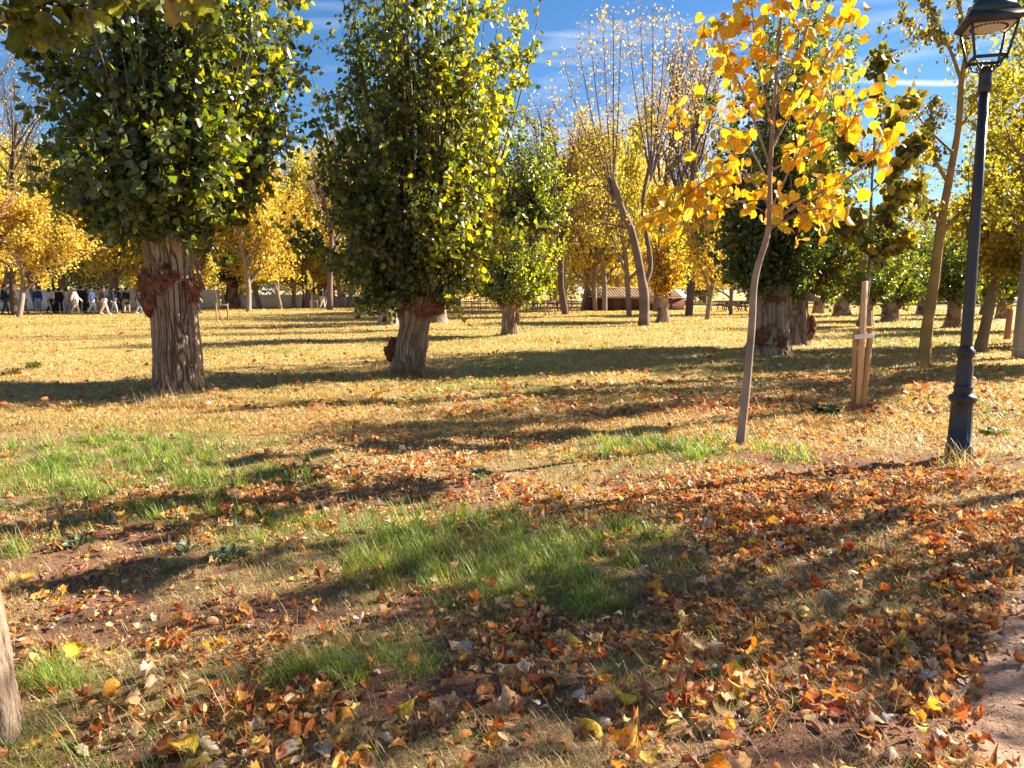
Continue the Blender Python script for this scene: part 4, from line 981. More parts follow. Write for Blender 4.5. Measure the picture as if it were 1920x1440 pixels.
mb = MB(); mb.lathe([(4.285, .12), (4.302, .136)], 40, (.55, .50, .46)); part('lens', mb.build('lens', M_PLAST), pl_)
for k in range(28):
    a = k * 2 * PI / 28; mb = MB(); mb.box(0, 0, 0, .016, .012, .010, c=(.03, .03, .03)); part('vent_slot', mb.build('vent_slot', M_PLAST), pl_, (.148 * math.cos(a), .148 * math.sin(a), 4.298), a)

# thin lamp posts far away
for (px, d, h, lab) in [(107, 60, 4.4, 'thin black lamp post among the golden trees behind the walkers'), (571, 70, 4.6, 'thin grey lamp post before the white wall')]:
    x, y = AX(px, d); o = tag(empty('lamp_post', (x, y, 0)), lab, 'lamp post')
    mb = MB(); mb.lathe([(0, .16), (.5, .12), (.55, .14), (.6, .09), (1.0, .07), (h - .6, .055)], 16, IRON); part('pole', mb.build('pole', M_METAL, True), o)
    mb = MB(); frustum(mb, h - .6, .12, h - .2, .2, IRON); frustum(mb, h - .198, .24, h, .08, IRON); part('lantern', mb.build('lantern', M_METAL), o)

# twin grey pole at the right edge
gp = G(1909, 671); pe = tag(empty('utility_pole', (gp[0], gp[1], 0)), 'weathered grey twin pole bound with wire at the picture edge', 'pole')
mb = MB(); beam(mb, (0, 0, -.05), (.10, 0, 3.4), .23, .2, (.27, .24, .23)); part('post', mb.build('post', M_WOOD), pe)
mb = MB(); beam(mb, (.29, .05, -.05), (.39, .05, 3.4), .22, .2, (.25, .22, .21)); part('post', mb.build('post', M_WOOD), pe)
for z in (.22, 2.02):
    mb = MB(); mb.tube([(-.13 + z * .03, -.12, z), (.42 + z * .03, -.08, z), (.42 + z * .03, .18, z), (-.13 + z * .03, .14, z), (-.13 + z * .03, -.12, z)], .008, 5, (.6, .6, .58)); part('wire', mb.build('wire', M_METAL), pe)
gs = G(1886, 637); so = tag(empty('tree_stake', (gs[0], gs[1], 0)), 'short reddish wooden stake between the slanting tree and grey pole', 'tree stake')
mb = MB(); beam(mb, (0, 0, -.05), (.06, 0, 1.15), .12, .09, (.30, .12, .06)); part('post', mb.build('post', M_WOOD), so)
mb = MB(); beam(mb, (.16, .1, -.05), (.2, .1, 1.0), .06, .05, (.30, .15, .07)); part('post', mb.build('post', M_WOOD), so)

# ---------------------------------------------------------------- wall, shelter, hut, tables
def wall(name, a, b, h, label, col, t=.3, panels=0):
    a = np.array(a); b = np.array(b); d = b - a; Ln = np.linalg.norm(d); rz = math.atan2(d[1], d[0])
    o = tag(empty(name, ((a[0] + b[0]) / 2, (a[1] + b[1]) / 2, 0), rz), label, 'wall')
    mb = MB(); mb.box(0, 0, h / 2 - .05, Ln, t, h + .1, c=col); part('wall_face', mb.build('wall_face', M_WALL), o)
    mb = MB(); mb.box(0, 0, h + .034, Ln + .02, t + .1, .06, bev=.01, c=np.array(col) * .9); part('coping', mb.build('coping', M_WALL), o)
    for k in range(panels):
        x = -Ln / 2 + (k + .5) * Ln / panels; mb = MB(); mb.box(x, -t / 2 - .04, h * .48, .28, .08, h * .98, bev=.01, c=col); part('pillar', mb.build('pillar', M_WALL), o)
    return o
WHT = (.84, .81, .73)
wall('park_wall', AX(-160, 66), AX(415, 71), 1.62, 'high white wall behind the walking group', WHT)
wall('park_wall', AX(418, 73), AX(600, 76), 1.15, 'lower white wall behind the forked orange tree', WHT, panels=7)
wall('park_wall', AX(602, 77), AX(860, 84), .95, 'low pinkish white wall running past the little shelter', (.66, .55, .52), panels=8)
wall('park_wall', AX(1440, 118), AX(2250, 128), 1.1, 'long grey wall at the far side of the meadow', (.22, .25, .32))

d = 76; x, y = AX(614, d); k_ = tag(empty('park_shelter', (x, y, 0), .35), 'small open shelter with tiled gable roof before the wall', 'shelter')
for sx in (-1, 1):
    for sy in (-1, 1):
        mb = MB(); mb.box(sx * .7, sy * .55, .92, .12, .12, 1.9, bev=.01, c=(.42, .24, .12)); part('post', mb.build('post', M_WOOD), k_)
mb = MB(); 
for s_ in (-1, 1):
    a_ = math.atan2(.55, 1.0)
    mb.box(s_ * .52, 0, 2.12, 1.18, 1.8, .06, M=np.array([[math.cos(a_), 0, s_ * math.sin(a_)], [0, 1, 0], [-s_ * math.sin(a_), 0, math.cos(a_)]]) if s_ > 0 else np.array([[math.cos(a_), 0, -math.sin(a_)], [0, 1, 0], [math.sin(a_), 0, math.cos(a_)]]), c=(.45, .17, .11))
    for r_ in range(9): mb.tube([(s_ * .04, -.85 + r_ * .21, 2.43), (s_ * 1.02, -.85 + r_ * .21, 1.88)], .05, 6, (.50, .20, .13))
part('roof', mb.build('roof', M_TILE), k_)
mb = MB()
for sy in (-1, 1): mb.box(0, sy * .55, 1.80, 1.5, .1, .12, c=(.38, .2, .1)); beam(mb, (-.95, sy * .8, 1.83), (0, sy * .8, 2.36), .1, .05, (.38, .2, .1), PI / 2); beam(mb, (.95, sy * .8, 1.83), (0, sy * .8, 2.36), .1, .05, (.38, .2, .1), PI / 2)
part('roof_beam', mb.build('roof_beam', M_WOOD), k_)

x0, y0 = AX(1108, 62); x1, y1 = AX(1275, 63.5); Ln = math.hypot(x1 - x0, y1 - y0)
hut = tag(empty('brick_hut', ((x0 + x1) / 2, (y0 + y1) / 2 + 1.5, 0), math.atan2(y1 - y0, x1 - x0)), 'long low red brown hut with tiled roof under the golden trees', 'hut')
mb = MB(); mb.box(0, 0, .52, Ln, 3, 1.14, c=(.13, .045, .028))
for k in range(5): mb.box(0, -1.51, .12 + k * .21, Ln, .03, .03, c=(.08, .03, .02))
part('wall', mb.build('wall', M_WALL), hut)
mb = MB(); V = []
for (yy, zz_) in [(-1.95, 1.06), (0, 1.75), (1.95, 1.06)]:
    V += [(-Ln / 2 - .2, yy, zz_), (Ln / 2 + .2, yy, zz_), (Ln / 2 + .2, yy, zz_ - .07), (-Ln / 2 - .2, yy, zz_ - .07)]
q = [[0, 1, 5, 4], [4, 5, 9, 8], [3, 7, 6, 2], [7, 11, 10, 6], [0, 3, 2, 1], [8, 9, 10, 11], [0, 4, 7, 3], [4, 8, 11, 7], [1, 2, 6, 5], [5, 6, 10, 9]]
mb.add(np.array(V), [np.array(q)], (.40, .29, .22))
for k in range(int(Ln / .24)):
    xx = -Ln / 2 + k * .24; mb.tube([(xx, -1.98, 1.07), (xx, 0, 1.77)], .07, 6, np.array((.46, .34, .26)) * R.uniform(.8, 1.15)); mb.tube([(xx, 1.98, 1.07), (xx, 0, 1.77)], .07, 6, (.5, .35, .3))
mb.tube([(-Ln / 2 - .2, 0, 1.78), (Ln / 2 + .2, 0, 1.78)], .1, 8, (.55, .38, .3)); part('roof', mb.build('roof', M_TILE), hut)
for xx in (-2.0, 2.4):
    mb = MB(); mb.box(xx, -1.54, .5, .7, .06, .98, bev=.01, c=(.09, .05, .035)); part('door', mb.build('door', M_WOOD), hut)

# picnic tables
def picnic():
    o = empty('picnic_table'); c = (.085, .055, .045)
    mb = MB(); [mb.box(0, -.3 + .15 * k, .74, 1.8, .135, .04, bev=.006, c=c) for k in range(5)]; part('tabletop', mb.build('tabletop', M_WOOD), o)
    for s_ in (-1, 1):
        mb = MB(); mb.box(0, s_ * .72, .45, 1.8, .26, .04, bev=.006, c=c); part('bench', mb.build('bench', M_WOOD), o)
    for s_ in (-1, 1):
        mb = MB(); beam(mb, (s_ * .65, -.62, 0), (s_ * .65, -.2, .72), .09, .05, c, PI / 2); beam(mb, (s_ * .65, .62, 0), (s_ * .65, .2, .72), .09, .05, c, PI / 2)
        mb.box(s_ * .70, 0, .39, .05, 1.7, .09, c=c); part('frame', mb.build('frame', M_WOOD), o)
    return o
pt = picnic(); spots = [(985, 66), (1003, 72), (1022, 66), (1040, 72), (1058, 67), (1346, 60), (1362, 66), (1376, 60), (1391, 66), (1404, 60)]
PLAB = ['dark picnic table at the left end of the row behind the bent poplar', 'dark picnic table set back, second in the row behind the bent poplar', 'dark picnic table in the middle of the row behind the bent poplar', 'dark picnic table set back near the golden tree with the dark stem', 'dark picnic table beside the golden tree with the dark stem',
        'dark picnic table nearest the hut and the sunlit trunk', 'dark picnic table set back, second from the sunlit trunk', 'dark picnic table in the middle between sunlit trunk and sapling stem', 'dark picnic table set back just before the sapling stem', 'dark picnic table hidden most by the sapling stem']
for k, (px, d) in enumerate(spots):
    o = pt if k == 0 else copy_tree(pt); x, y = AX(px, d); o.location = (x, y, 0); o.rotation_euler = (0, 0, R.uniform(-.3, .3)); tag(o, PLAB[k], 'picnic table', 'dark wooden picnic tables')

# staked young trees: two posts, a cross bar and a thin tree each
def yt():
    o = empty('staked_tree'); part('trunk', KIND['young'][0][0], o); part('crown', KIND['young'][0][1], o)
    for s_ in (-1, 1):
        mb = MB(); mb.box(s_ * .28, 0, .42, .06, .06, .92, bev=.006, c=(.36, .20, .11)); part('stake', mb.build('stake', M_WOOD), o)
    mb = MB(); mb.box(0, -.045, .80, .6, .03, .05, c=(.42, .28, .17)); part('crossbar', mb.build('crossbar', M_WOOD), o)
    return o
y0_ = yt(); ys_ = [(1031, 592), (1074, 587), (1006, 585), (940, 586), (904, 584), (878, 583), (893, 590), (417, 603), (1052, 582), (589, 582)]
YLAB = ['nearest staked young tree right of the bent poplar', 'staked young tree left of the pale footed golden tree', 'staked young tree close beside the bent poplar trunk', 'staked young tree glimpsed left of the bent poplar', 'staked young tree under the tip of the leaning poplar crown', 'farthest staked young tree under the leaning poplar crown', 'staked young tree with dark stem under the leaning poplar crown', 'lone staked young tree right of the burly poplar', 'small staked young tree in front of the picnic tables', 'staked young tree beside the little shelter']
for k, (px, py) in enumerate(ys_):
    o = y0_ if k == 0 else copy_tree(y0_); g = G(px, py); o.location = (g[0], g[1], 0); s = R.uniform(.9, 1.15); o.scale = (s, s, s); tag(o, YLAB[k], 'young tree', 'staked young trees')

# far car and van by the grey wall
def car(px, d, col, lab, nm='parked_car', s=1.0, rz=0.):
    x, y = AX(px, d); o = tag(empty(nm, (x, y, 0), rz), lab, 'car')
    prof = [(-2.1, .35), (-2.1, .8), (-1.9, .95), (-1.1, 1.0), (-.6, 1.42), (.9, 1.45), (1.6, 1.0), (2.1, .9), (2.15, .4)]
    V = [(a, -.85, b) for a, b in prof] + [(a, .85, b) for a, b in prof]; n = len(prof)
    mb = MB(); mb.add(np.array(V, float), [np.array([[k, k + 1, n + k + 1, n + k] for k in range(n - 1)] + [[n - 1, 0, n, 2 * n - 1]]), np.array([list(range(n))[::-1]]), np.array([list(range(n, 2 * n))])], col); part('body', mb.build('body', M_CAR), o)
    mb = MB(); mb.add(np.array([(-.95, -.86, 1.02), (1.4, -.86, 1.02), (.85, -.86, 1.38), (-.55, -.86, 1.36)]), [np.array([[0, 1, 2, 3]])], (.03, .035, .04)); part('window', mb.build('window', M_CAR), o)
    for a in (-1.3, 1.35):
        mb = MB(); mb.lathe([(-.1, .3), (-.08, .32), (.08, .32), (.1, .3)], 20, (.03, .03, .03)); w = part('wheel', mb.build('wheel', M_METAL, True), o); w.location = (a, -.78, .33); w.rotation_euler = (PI / 2, 0, 0)
    return o
car(1862, 92, (.75, .76, .78), 'white parked car far beyond the slanting dark tree')
car(1560, 112, (.12, .17, .28), 'blue parked car far behind the dark poplar pair')
car(1600, 110, (.35, .38, .42), 'grey parked car far behind the staked sapling')

# ---------------------------------------------------------------- people
def skin(name, verts, edges, radii, mat, col, sub=1, root=0):
    me = bpy.data.meshes.new(name); me.from_pydata([tuple(v) for v in verts], edges, []); o = bpy.data.objects.new(name, me); COL.objects.link(o)
    m = o.modifiers.new('s', 'SKIN'); m.use_smooth_shade = True
    for i, r in enumerate(radii): me.skin_vertices[0].data[i].radius = (r, r) if not isinstance(r, tuple) else r
    me.skin_vertices[0].data[root].use_root = True
    s = o.modifiers.new('d', 'SUBSURF'); s.levels = sub; s.render_levels = sub
    dg = bpy.context.evaluated_depsgraph_get(); ev = o.evaluated_get(dg); out = bpy.data.meshes.new_from_object(ev)
    bpy.data.objects.remove(o); out.name = name; out.materials.clear(); out.materials.append(mat)
    n = len(out.vertices); a = out.color_attributes.new('col', 'FLOAT_COLOR', 'POINT'); c = np.ones((n, 4), dtype=np.float32); c[:, :3] = col; a.data.foreach_set('color', c.ravel())
    return out
SKINC = (.42, .25, .17)
def person(px, d, face, label, top, legs, hair=(.03, .02, .015), coat=0, stride=.5, shoe=(.05, .05, .05), sleeves=None, bag=None, hs=1.0, bald=False, wide=1.0, dress=False, longhair=False, arm=.35):
    x, y = AX(px, d); o = tag(empty('person', (x, y, .012), face), label, 'person', 'people strolling along the far footpath')
    s = stride; fy = .30 * s
    J = dict(pel=(0, 0, .96), wst=(0, .01, 1.12), chs=(0, 0, 1.32), nek=(0, .01, 1.49), hd0=(0, .03, 1.57), hd1=(0, .035, 1.70))
    for sd, sg in (('L', 1), ('R', -1)):
        ph = sg * fy
        J['hip' + sd] = (sg * .095, 0, .92); J['kne' + sd] = (sg * .10, ph * .5 + .05, .50 if sg > 0 else .49); J['ank' + sd] = (sg * .10, ph if ph > 0 else ph * 1.1, .09 if ph > 0 else .13); J['toe' + sd] = (sg * .11, (ph if ph > 0 else ph * 1.1) + .17, .045)
        a = -sg * arm * s * 1.2
        J['sho' + sd] = (sg * .175, 0, 1.42); J['elb' + sd] = (sg * .235, a * .25, 1.14); J['wri' + sd] = (sg * .235, a * .6 + .10, .90); J['pal' + sd] = (sg * .225, a * .6 + .13, .83)
    def sk(nm, keys, ed, rad, mat, col, sub=1):
        return skin(nm, [J[k] for k in keys], [(keys.index(a), keys.index(b)) for a, b in ed], rad, mat, col, sub)
    keys = ['pel', 'wst', 'chs', 'nek', 'hd0', 'hd1'] + [k + s_ for s_ in 'LR' for k in ('hip', 'kne', 'ank', 'toe', 'sho', 'elb', 'wri', 'pal')]
    ed = [('pel', 'wst'), ('wst', 'chs'), ('chs', 'nek'), ('nek', 'hd0'), ('hd0', 'hd1')]
    for s_ in 'LR': ed += [('pel', 'hip' + s_), ('hip' + s_, 'kne' + s_), ('kne' + s_, 'ank' + s_), ('ank' + s_, 'toe' + s_), ('chs', 'sho' + s_), ('sho' + s_, 'elb' + s_), ('elb' + s_, 'wri' + s_), ('wri' + s_, 'pal' + s_)]
    rad = [.12, .11, .12, .05, .075, .085] + [.08, .055, .036, .03, .05, .04, .028, .036] * 2
    bm_ = sk('body', keys, ed, rad, M_SKIN, SKINC)
    # face, ears and fingers joined to the body
    co = np.empty(len(bm_.vertices) * 3, dtype=np.float32); bm_.vertices.foreach_get('co', co); mb = MB()
    polys = [list(p.vertices) for p in bm_.polygons]; q4 = np.array([p for p in polys if len(p) == 4]); q3 = [p for p in polys if len(p) == 3]
    mb.add(co.reshape(-1, 3), [q4] + ([np.array(q3)] if q3 else []), SKINC)
    mb.tube([(0, .105, 1.66), (0, .135, 1.62), (0, .115, 1.60)], [.01, .018, .012], 6, SKINC, True); mb.tube([(-.025, .108, 1.572), (0, .115, 1.57), (.025, .108, 1.572)], .008, 6, (.36, .13, .11), True)
    for sg in (-1, 1):
        mb.tube([(sg * .03, .105, 1.652), (sg * .03, .117, 1.652)], [.011, .008], 8, (.05, .04, .035), True); mb.tube([(sg * .082, .03, 1.61), (sg * .095, .025, 1.64), (sg * .088, .03, 1.665)], [.012, .018, .012], 6, SKINC, True)
        p = np.array(J['pal' + ('L' if sg > 0 else 'R')])
        for f in range(4):
            b = p + [0, (f - 1.5) * .018, -.03]; ln = [.055, .068, .064, .048][f]; mb.tube([b, b + [-sg * .008, .004, -ln * .5], b + [-sg * .022, .006, -ln]], [.0095, .0085, .006], 5, SKINC, True)
        mb.tube([p + [0, .03, .01], p + [-sg * .01, .05, -.015], p + [-sg * .015, .05, -.045]], [.012, .010, .007], 5, SKINC, True)
    b_ = part('body', mb.build('body', M_SKIN, True), o)
    # trousers
    part('trousers', sk('trousers', ['pel', 'hipL', 'kneL', 'ankL', 'hipR', 'kneR', 'ankR'], [('pel', 'hipL'), ('hipL', 'kneL'), ('kneL', 'ankL'), ('pel', 'hipR'), ('hipR', 'kneR'), ('kneR', 'ankR')], [.15 * wide, .105, .078, .06, .105, .078, .06], M_CLOTH, legs), b_)
    # jacket: torso loft following the skeleton, and sleeves
    mb = MB(); zlow = .88 - coat
    mb.lathe([(zlow, .17 * wide + coat * .10), (max(zlow + .02, .90), .178 * wide), (1.10, .165 * wide), (1.30, .19 * wide), (1.42, .185 * wide), (1.475, .13), (1.51, .075)], 20, top, mod=lambda th, z: (1 - .30 * np.abs(np.sin(th))) * (1 + .05 * np.sin(th * 5 + z * 9)))
    part('jacket', mb.build('jacket', M_CLOTH, True), b_)
    mb = MB(); sc = top if sleeves is None else sleeves
    for s_, sg in (('L', 1), ('R', -1)):
        pts = [np.array(J['chs']) + [sg * .10, 0, .09], J['sho' + s_], np.array(J['sho' + s_]) * .5 + np.array(J['elb' + s_]) * .5, J['elb' + s_], J['wri' + s_]]
        mb.tube(pts, [.085, .082 * wide, .068, .058, .045], 10, sc, True)
    part('sleeve', mb.build('sleeve', M_CLOTH, True), b_)
    for s_, sg in (('L', 1), ('R', -1)):
        a = np.array(J['ank' + s_]); t = np.array(J['toe' + s_]); mb = MB(); mb.tube([a + [0, -.05, -.045], a + [0, 0, -.03], (a + t) / 2 + [0, 0, -.01], t, t + [0, .04, -.008]], [.035, .05, .047, .04, .02], 8, shoe, True); part('shoe', mb.build('shoe', M_CLOTH, True), b_)
    th = np.linspace(0, 2 * PI, 20, endpoint=False); mb = MB()
    if not bald:
        prof = [(1.60 if not longhair else 1.42, .085), (1.66, .105), (1.72, .103), (1.765, .078), (1.79, .035), (1.795, .006)]
        mb.lathe(prof, 20, hair, loc=(0, .005, 0), mod=lambda th, z: np.where((np.sin(th) > .35) & (z < 1.72), .62, 1.) * (1 + .04 * np.sin(th * 7)))
        part('hair', mb.build('hair', M_CLOTH, True), b_)
    else:
        mb.lathe([(1.585, .088), (1.64, .098), (1.68, .092)], 20, hair, loc=(0, -.006, 0), mod=lambda th, z: np.where(np.sin(th) > .1, .8, 1.)); part('hair', mb.build('hair', M_CLOTH, True), b_)
    if bag:
        bc, bz, sx = bag; bo = tag(empty('shoulder_bag', (x, y, .012), face), label.split(' ')[0] + ' bag carried by the person in ' + label.split(' in ')[-1], 'bag')
        bo['label'] = ('bag at the side of the person: ' + label.split(' in ')[-1])[:90]
        mb = MB(); mb.box(sx * .24, -.08, bz, .12, .30, .26, bev=.04, c=bc); part('pouch', mb.build('pouch', M_CLOTH), bo)
        mb = MB(); mb.tube([(sx * .24, .02, bz + .12), (sx * .20, .06, 1.3), (sx * .10, .02, 1.50), (sx * .18, -.12, 1.3), (sx * .24, -.18, bz + .12)], .012, 5, np.array(bc) * .6); part('strap', mb.build('strap', M_CLOTH), bo)
        bo.scale = (hs, hs, hs)
    o.scale = (hs, hs, hs); return o
BLK = (.015, .015, .018); NAV = (.03, .045, .11); JEA = (.14, .20, .32); LJE = (.34, .42, .52); BEI = (.58, .47, .36); GRYC = (.35, .37, .40)
rt = -PI / 2
person(14, 51.0, rt + .2, 'person in a bulky black jacket and dark trousers at the picture edge', BLK, (.05, .05, .06), hs=1.10, wide=1.12, stride=.7)
person(28, 53.5, rt, 'person in dark clothes half hidden behind the pale tree trunk', (.02, .02, .03), (.04, .04, .05), hs=1.0)
person(49, 54.0, rt + .5, 'grey haired person in a mustard sweater and blue jeans', (.55, .33, .03), (.16, .20, .32), hair=(.4, .4, .4), wide=1.05, stride=.5)
person(76, 53.6, .5, 'balding person in a navy jacket and grey blue trousers', NAV, (.28, .34, .42), hair=(.2, .17, .14), bald=True, wide=1.08, hs=1.04, stride=.9, shoe=(.5, .5, .5))
person(98, 53.8, rt + .5, 'dark haired woman in a long beige coat and black leggings', BEI, BLK, coat=.38, wide=1.0, hs=.99, longhair=True, stride=.7)
person(107, 55.4, rt + .3, 'person in a pale grey jacket behind the long beige coat', (.62, .63, .66), BLK, hs=.99)
person(116, 54.2, .3, 'person all in black between the two beige coats', BLK, BLK, wide=1.05, hs=1.0, stride=.4)
person(130, 54.4, .2, 'woman in a beige coat with a tan shoulder bag', (.50, .41, .30), LJE, coat=.30, hs=1.0, stride=.2, bag=((.42, .22, .08), .98, 1))
person(145, 51.5, rt + .2, 'person in a grey gilet over white sleeves and pale trousers', GRYC, (.62, .50, .46), hair=(.35, .22, .15), bald=True, sleeves=(.75, .74, .76), wide=1.1, hs=1.02, stride=.95, shoe=(.6, .55, .55))
person(157, 54.6, .1, 'tall person in black standing behind the grey gilet', BLK, (.02, .02, .025), hs=1.08, wide=1.05, stride=.3)
person(167, 54.0, rt + .6, 'woman in a long black coat beside the blue jacket', (.02, .015, .02), BLK, coat=.42, hs=.96, longhair=True, stride=.5)
person(176, 52.4, rt + .3, 'person in a bright blue jacket and pale jeans striding', (.07, .12, .26), LJE, wide=1.05, hs=1.04, stride=.9)
person(190, 53.8, rt + .2, 'person in a tan coat behind the cream trousers', (.32, .23, .13), (.35, .27, .16), coat=.3, hs=1.0)
person(199, 52.0, rt + .1, 'person in a black jumper and cream trousers with white shoes', BLK, (.66, .58, .50), hs=1.03, stride=.95, shoe=(.75, .75, .75))
person(217, 52.6, rt + .3, 'person in a dark jacket leaning forward with grey trousers', (.02, .025, .04), (.30, .31, .34), hs=1.02, stride=.7, wide=1.08, shoe=(.5, .4, .3))
person(228, 54.0, rt + .3, 'person in black with a brown backpack near the twin stem', (.02, .02, .02), (.03, .03, .04), hs=1.0, bag=((.22, .14, .09), 1.25, -1))
person(241, 53.6, .2, 'person in a black coat above tan trousers near the end of the group', BLK, (.36, .29, .19), coat=.22, hs=1.0, stride=.8)
person(264, 53.4, rt, 'woman in a dark top and light jeans, last before the burly trunk', (.05, .03, .04), (.38, .46, .55), longhair=True, hs=.95, stride=.9, shoe=(.75, .78, .8))
person(372, 55.0, rt, 'person in dark trousers just right of the burly trunk', (.40, .36, .12), (.03, .04, .07), hs=.95, stride=.8)
person(606, 66.5, rt + .4, 'person in a black coat and pale trousers near the little shelter', BLK, (.60, .52, .45), hs=1.04, wide=1.1, stride=.6)
person(614, 67.5, rt + .6, 'person in a grey blue jacket near the little shelter', (.12, .15, .21), (.32, .35, .40), hs=1.04, stride=.5)

# ---------------------------------------------------------------- low plants and dry weeds
def rosette(px, py, n, r, label, pal_, h=.03, up=.4, nm='weed_plant', grp='low leafy weeds'):
    g = G(px, py); rg = np.random.default_rng(int(px * 7 + py)); z0 = float(gz(np.array(g[0]), np.array(g[1])))
    o = tag(empty(nm, (g[0], g[1], z0)), label, 'weed', grp)
    a = rg.uniform(0, 2 * PI, n); rr = r * np.sqrt(rg.random(n)) * .6; pos = np.stack([rr * np.cos(a), rr * np.sin(a), rg.uniform(0, h, n)], 1)
    y = norm(np.stack([np.cos(a), np.sin(a), rg.normal(up, .25, n)], 1)); z = norm(np.cross(np.cross(y, [0, 0, 1.]), y) + rg.normal(0, .25, (n, 3))); x = np.cross(y, z)
    t = broad(.4, .25, .08, 0, .34, 2); V, Fs, k = scatter(t[0], t[1], pos, x, y, z, r * rg.uniform(.4, .8, n) * (.45 if r > .2 else 1)); c = np.array(pal_)[rg.integers(0, len(pal_), n)] * rg.uniform(.7, 1.3, (n, 1))
    part('leaves', mesh('leaves', V, Fs, M_GRASS, np.repeat(c, k, 0), True), o)
    mb = MB()
    for _ in range(5): e_ = rg.normal(0, r * .5, 3); e_[2] = abs(e_[2]) + h; mb.tube([(0, 0, -.02), e_ * .5, e_], [.003, .0025, .0015], 4, (.2, .2, .08))
    part('stems', mb.build('stems', M_TWIG), o)
WG = [(.13, .19, .09), (.17, .23, .11), (.10, .15, .07)]
for (px, py, n, r, l) in [(150, 1022, 26, .10, 'grey green weed rosette near the pale leaves'), (430, 1042, 30, .12, 'grey green weed in the shade below the green patch'), (345, 1028, 18, .09, 'small weed left of the shaded grey green weed'), (330, 1065, 14, .08, 'small dark weed in the shadow band'), (900, 890, 16, .12, 'pale weed among orange leaves in mid meadow'),
                          (1550, 775, 40, .2, 'dark green weed clump in front of the stake support'), (1860, 810, 30, .15, 'weed clump right of the lamp base'), (1050, 1010, 14, .08, 'weed inside the tall green patch')]:
    rosette(px, py, n, r, l, WG)
rosette(62, 692, 120, .21, 'bright green bush like weed by the shadow band', [(.10, .15, .04), (.16, .20, .05)], h=.12, up=.8)
rosette(20, 700, 70, .24, 'brown leaved weed beside the bright green one', [(.24, .12, .06), (.16, .18, .06)], h=.10, up=.7)
for (px, py, l) in [(345, 760, 'dry weeds around the foot of the burly poplar'), (300, 735, 'dry weeds left of the burly poplar foot'), (765, 704, 'dry weeds at the foot of the leaning poplar'), (535, 722, 'tall dry grass tuft between the two big poplars'), (1795, 872, 'dry grass at the foot of the street lamp'), (1735, 695, 'dry grass at the foot of the mossy tree'), (110, 1420, 'dark green grass clump beside the cut trunk')]:
    g = G(px, py); n = (420 if px in (345, 300, 765) else 120) if px != 110 else 260; sp = .30 if px < 400 else .22 if px == 765 else .13; x = g[0] + R.normal(0, sp, n); y = g[1] + R.normal(0, sp * .4, n)
    c = pal(DRYC[1:6] + [(.24, .22, .07), (.20, .10, .05)], n) if px != 110 else pal(GRC, n)
    tag(link('weed_tuft', blades('weed_tuft', x, y, R.uniform(.10, .42, n) * (1 if px != 110 else .7), R.uniform(.003, .007, n) * (1 if px != 110 else .6), c, R.uniform(.2, .9, n), 4)), label=l, cat='weed tuft', group='dry weed tufts')
# small stones on bare soil and the path
n = 9000; x, y = logsample(n, 1.9, 6); k = (R.random(n) < .15 + .6 * bare_at(x, y)) | (x > path_edge(y)); x, y = x[k], y[k]; n = len(x)
ic = np.array([[1, 0, 0], [-1, 0, 0], [0, 1, 0], [0, -1, 0], [0, 0, 1], [0, 0, -1]]) * .5; tf = np.array([[0, 2, 4], [2, 1, 4], [1, 3, 4], [3, 0, 4], [2, 0, 5], [1, 2, 5], [3, 1, 5], [0, 3, 5]])
X, Y_, Z_ = leaf_frames(R, n); V, Fs, kk = scatter(ic * [1, 1.3, .7], [tf], np.stack([x, y, gz(x, y) + .005], 1), X, Y_, Z_, R.uniform(.004, .013, n) + (R.random(n) < .02) * .012)
tag(link('gravel', mesh('gravel', V, Fs, M_GROUND, np.repeat(pal([(.34, .22, .17), (.24, .14, .10), (.48, .38, .32)], n), kk, 0))), label='small stones and soil crumbs on the bare ground', cat='gravel', kind='stuff')

# ---------------------------------------------------------------- light, sky, camera
AZ, EL = math.radians(65), math.radians(29.5)
sd = bpy.data.lights.new('sun', 'SUN'); sd.energy = 5.0; sd.angle = math.radians(.5); sd.color = (1.0, .90, .76)
so = bpy.data.objects.new('sun', sd); COL.objects.link(so)
dv = Vector((math.sin(AZ) * math.cos(EL), math.cos(AZ) * math.cos(EL), math.sin(EL))); so.rotation_euler = dv.to_track_quat('Z', 'Y').to_euler()
w = bpy.data.worlds.new('World'); SC.world = w; w.use_nodes = True; nt = w.node_tree; nt.nodes.clear()
out = nt.nodes.new('ShaderNodeOutputWorld'); bg = nt.nodes.new('ShaderNodeBackground'); sky = nt.nodes.new('ShaderNodeTexSky')
sky.sky_type = 'NISHITA'; sky.sun_disc = False; sky.sun_elevation = EL; sky.sun_rotation = AZ; sky.air_density = 1.0; sky.dust_density = .1; sky.ozone_density = 4.5; sky.altitude = 900
hs = nt.nodes.new('ShaderNodeHueSaturation'); hs.inputs['Saturation'].default_value = 1.15; hs.inputs['Value'].default_value = .78; L(nt, sky.outputs[0], hs.inputs['Color'])
tc = nt.nodes.new('ShaderNodeTexCoord'); mp = nt.nodes.new('ShaderNodeMapping'); mp.inputs['Scale'].default_value = (1.3, 1.3, 7); mp.inputs['Rotation'].default_value = (.12, .25, 0); L(nt, tc.outputs['Generated'], mp.inputs[0])
nz = nt.nodes.new('ShaderNodeTexNoise'); nz.inputs['Scale'].default_value = 2.2; nz.inputs['Detail'].default_value = 7; nz.inputs['Roughness'].default_value = .58; nz.inputs['Distortion'].default_value = .5; L(nt, mp.outputs[0], nz.inputs['Vector'])
mr = nt.nodes.new('ShaderNodeMapRange'); L(nt, nz.outputs['Fac'], mr.inputs[0]); mr.inputs[1].default_value = .50; mr.inputs[2].default_value = .80; mr.inputs[3].default_value = 0; mr.inputs[4].default_value = .8
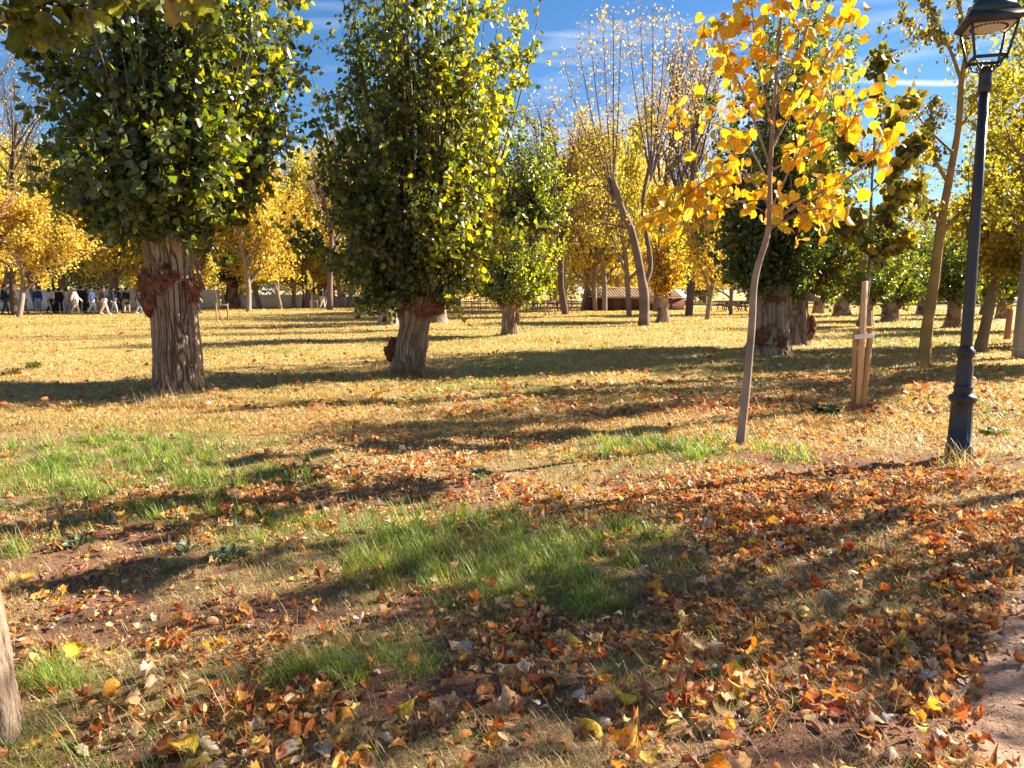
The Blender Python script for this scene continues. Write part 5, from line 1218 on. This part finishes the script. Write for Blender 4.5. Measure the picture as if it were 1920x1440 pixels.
# vapour trail: a thin band of directions low on the right
sx = nt.nodes.new('ShaderNodeSeparateXYZ'); L(nt, tc.outputs['Generated'], sx.inputs[0])
def M_(op, a, b=None, c=None):
    n = nt.nodes.new('ShaderNodeMath'); n.operation = op
    for i, v in enumerate((a, b, c)):
        if v is None: continue
        if isinstance(v, (int, float)): n.inputs[i].default_value = v
        else: L(nt, v, n.inputs[i])
    return n.outputs[0]
r_ = ray(1660, 154); r_ = r_ / np.linalg.norm(r_); r2_ = ray(1840, 156); r2_ = r2_ / np.linalg.norm(r2_)
sl = (r2_[2] - r_[2]) / (r2_[0] - r_[0])
dev = M_('SUBTRACT', sx.outputs['Z'], M_('MULTIPLY_ADD', sx.outputs['X'], float(sl), float(r_[2] - sl * r_[0])))
nz2 = nt.nodes.new('ShaderNodeTexNoise'); nz2.inputs['Scale'].default_value = 14; L(nt, tc.outputs['Generated'], nz2.inputs['Vector'])
dev = M_('ADD', dev, M_('MULTIPLY', M_('SUBTRACT', nz2.outputs['Fac'], .5), .006))
bandv = M_('SUBTRACT', 1.0, M_('MULTIPLY', M_('ABSOLUTE', dev), 260.0)); bandv = M_('MAXIMUM', bandv, 0.0)
xr = M_('MULTIPLY', M_('GREATER_THAN', sx.outputs['Y'], .3), M_('MINIMUM', M_('MAXIMUM', M_('MULTIPLY', M_('SUBTRACT', sx.outputs['X'], .36), 14.0), 0.0), 1.0))
trail = M_('MULTIPLY', M_('MULTIPLY', bandv, xr), .9)
cl = M_('MINIMUM', M_('MAXIMUM', mr.outputs[0], trail), .92)
mx = nt.nodes.new('ShaderNodeMix'); mx.data_type = 'RGBA'; L(nt, cl, mx.inputs[0]); L(nt, hs.outputs[0], mx.inputs[6]); mx.inputs[7].default_value = (6.0, 6.3, 7.0, 1)
L(nt, mx.outputs[2], bg.inputs['Color']); bg.inputs['Strength'].default_value = .052; L(nt, bg.outputs[0], out.inputs['Surface'])

cd = bpy.data.cameras.new('camera'); cam = bpy.data.objects.new('camera', cd); COL.objects.link(cam)
cd.sensor_width = 36; cd.lens = 36 * F / W; cd.clip_start = .05; cd.clip_end = 1500
cam.location = (0, 0, CAMZ); cam.rotation_euler = (PI / 2 - PITCH, 0, 0); SC.camera = cam
SC.view_settings.view_transform = 'Standard'; SC.view_settings.look = 'None'; SC.view_settings.gamma = 1; SC.view_settings.exposure = 2.0
SC.cycles.max_bounces = 6; SC.cycles.diffuse_bounces = 3; SC.cycles.glossy_bounces = 2; SC.cycles.transmission_bounces = 4; SC.cycles.transparent_max_bounces = 4
SC.cycles.use_denoising = True; SC.cycles.sample_clamp_indirect = 8
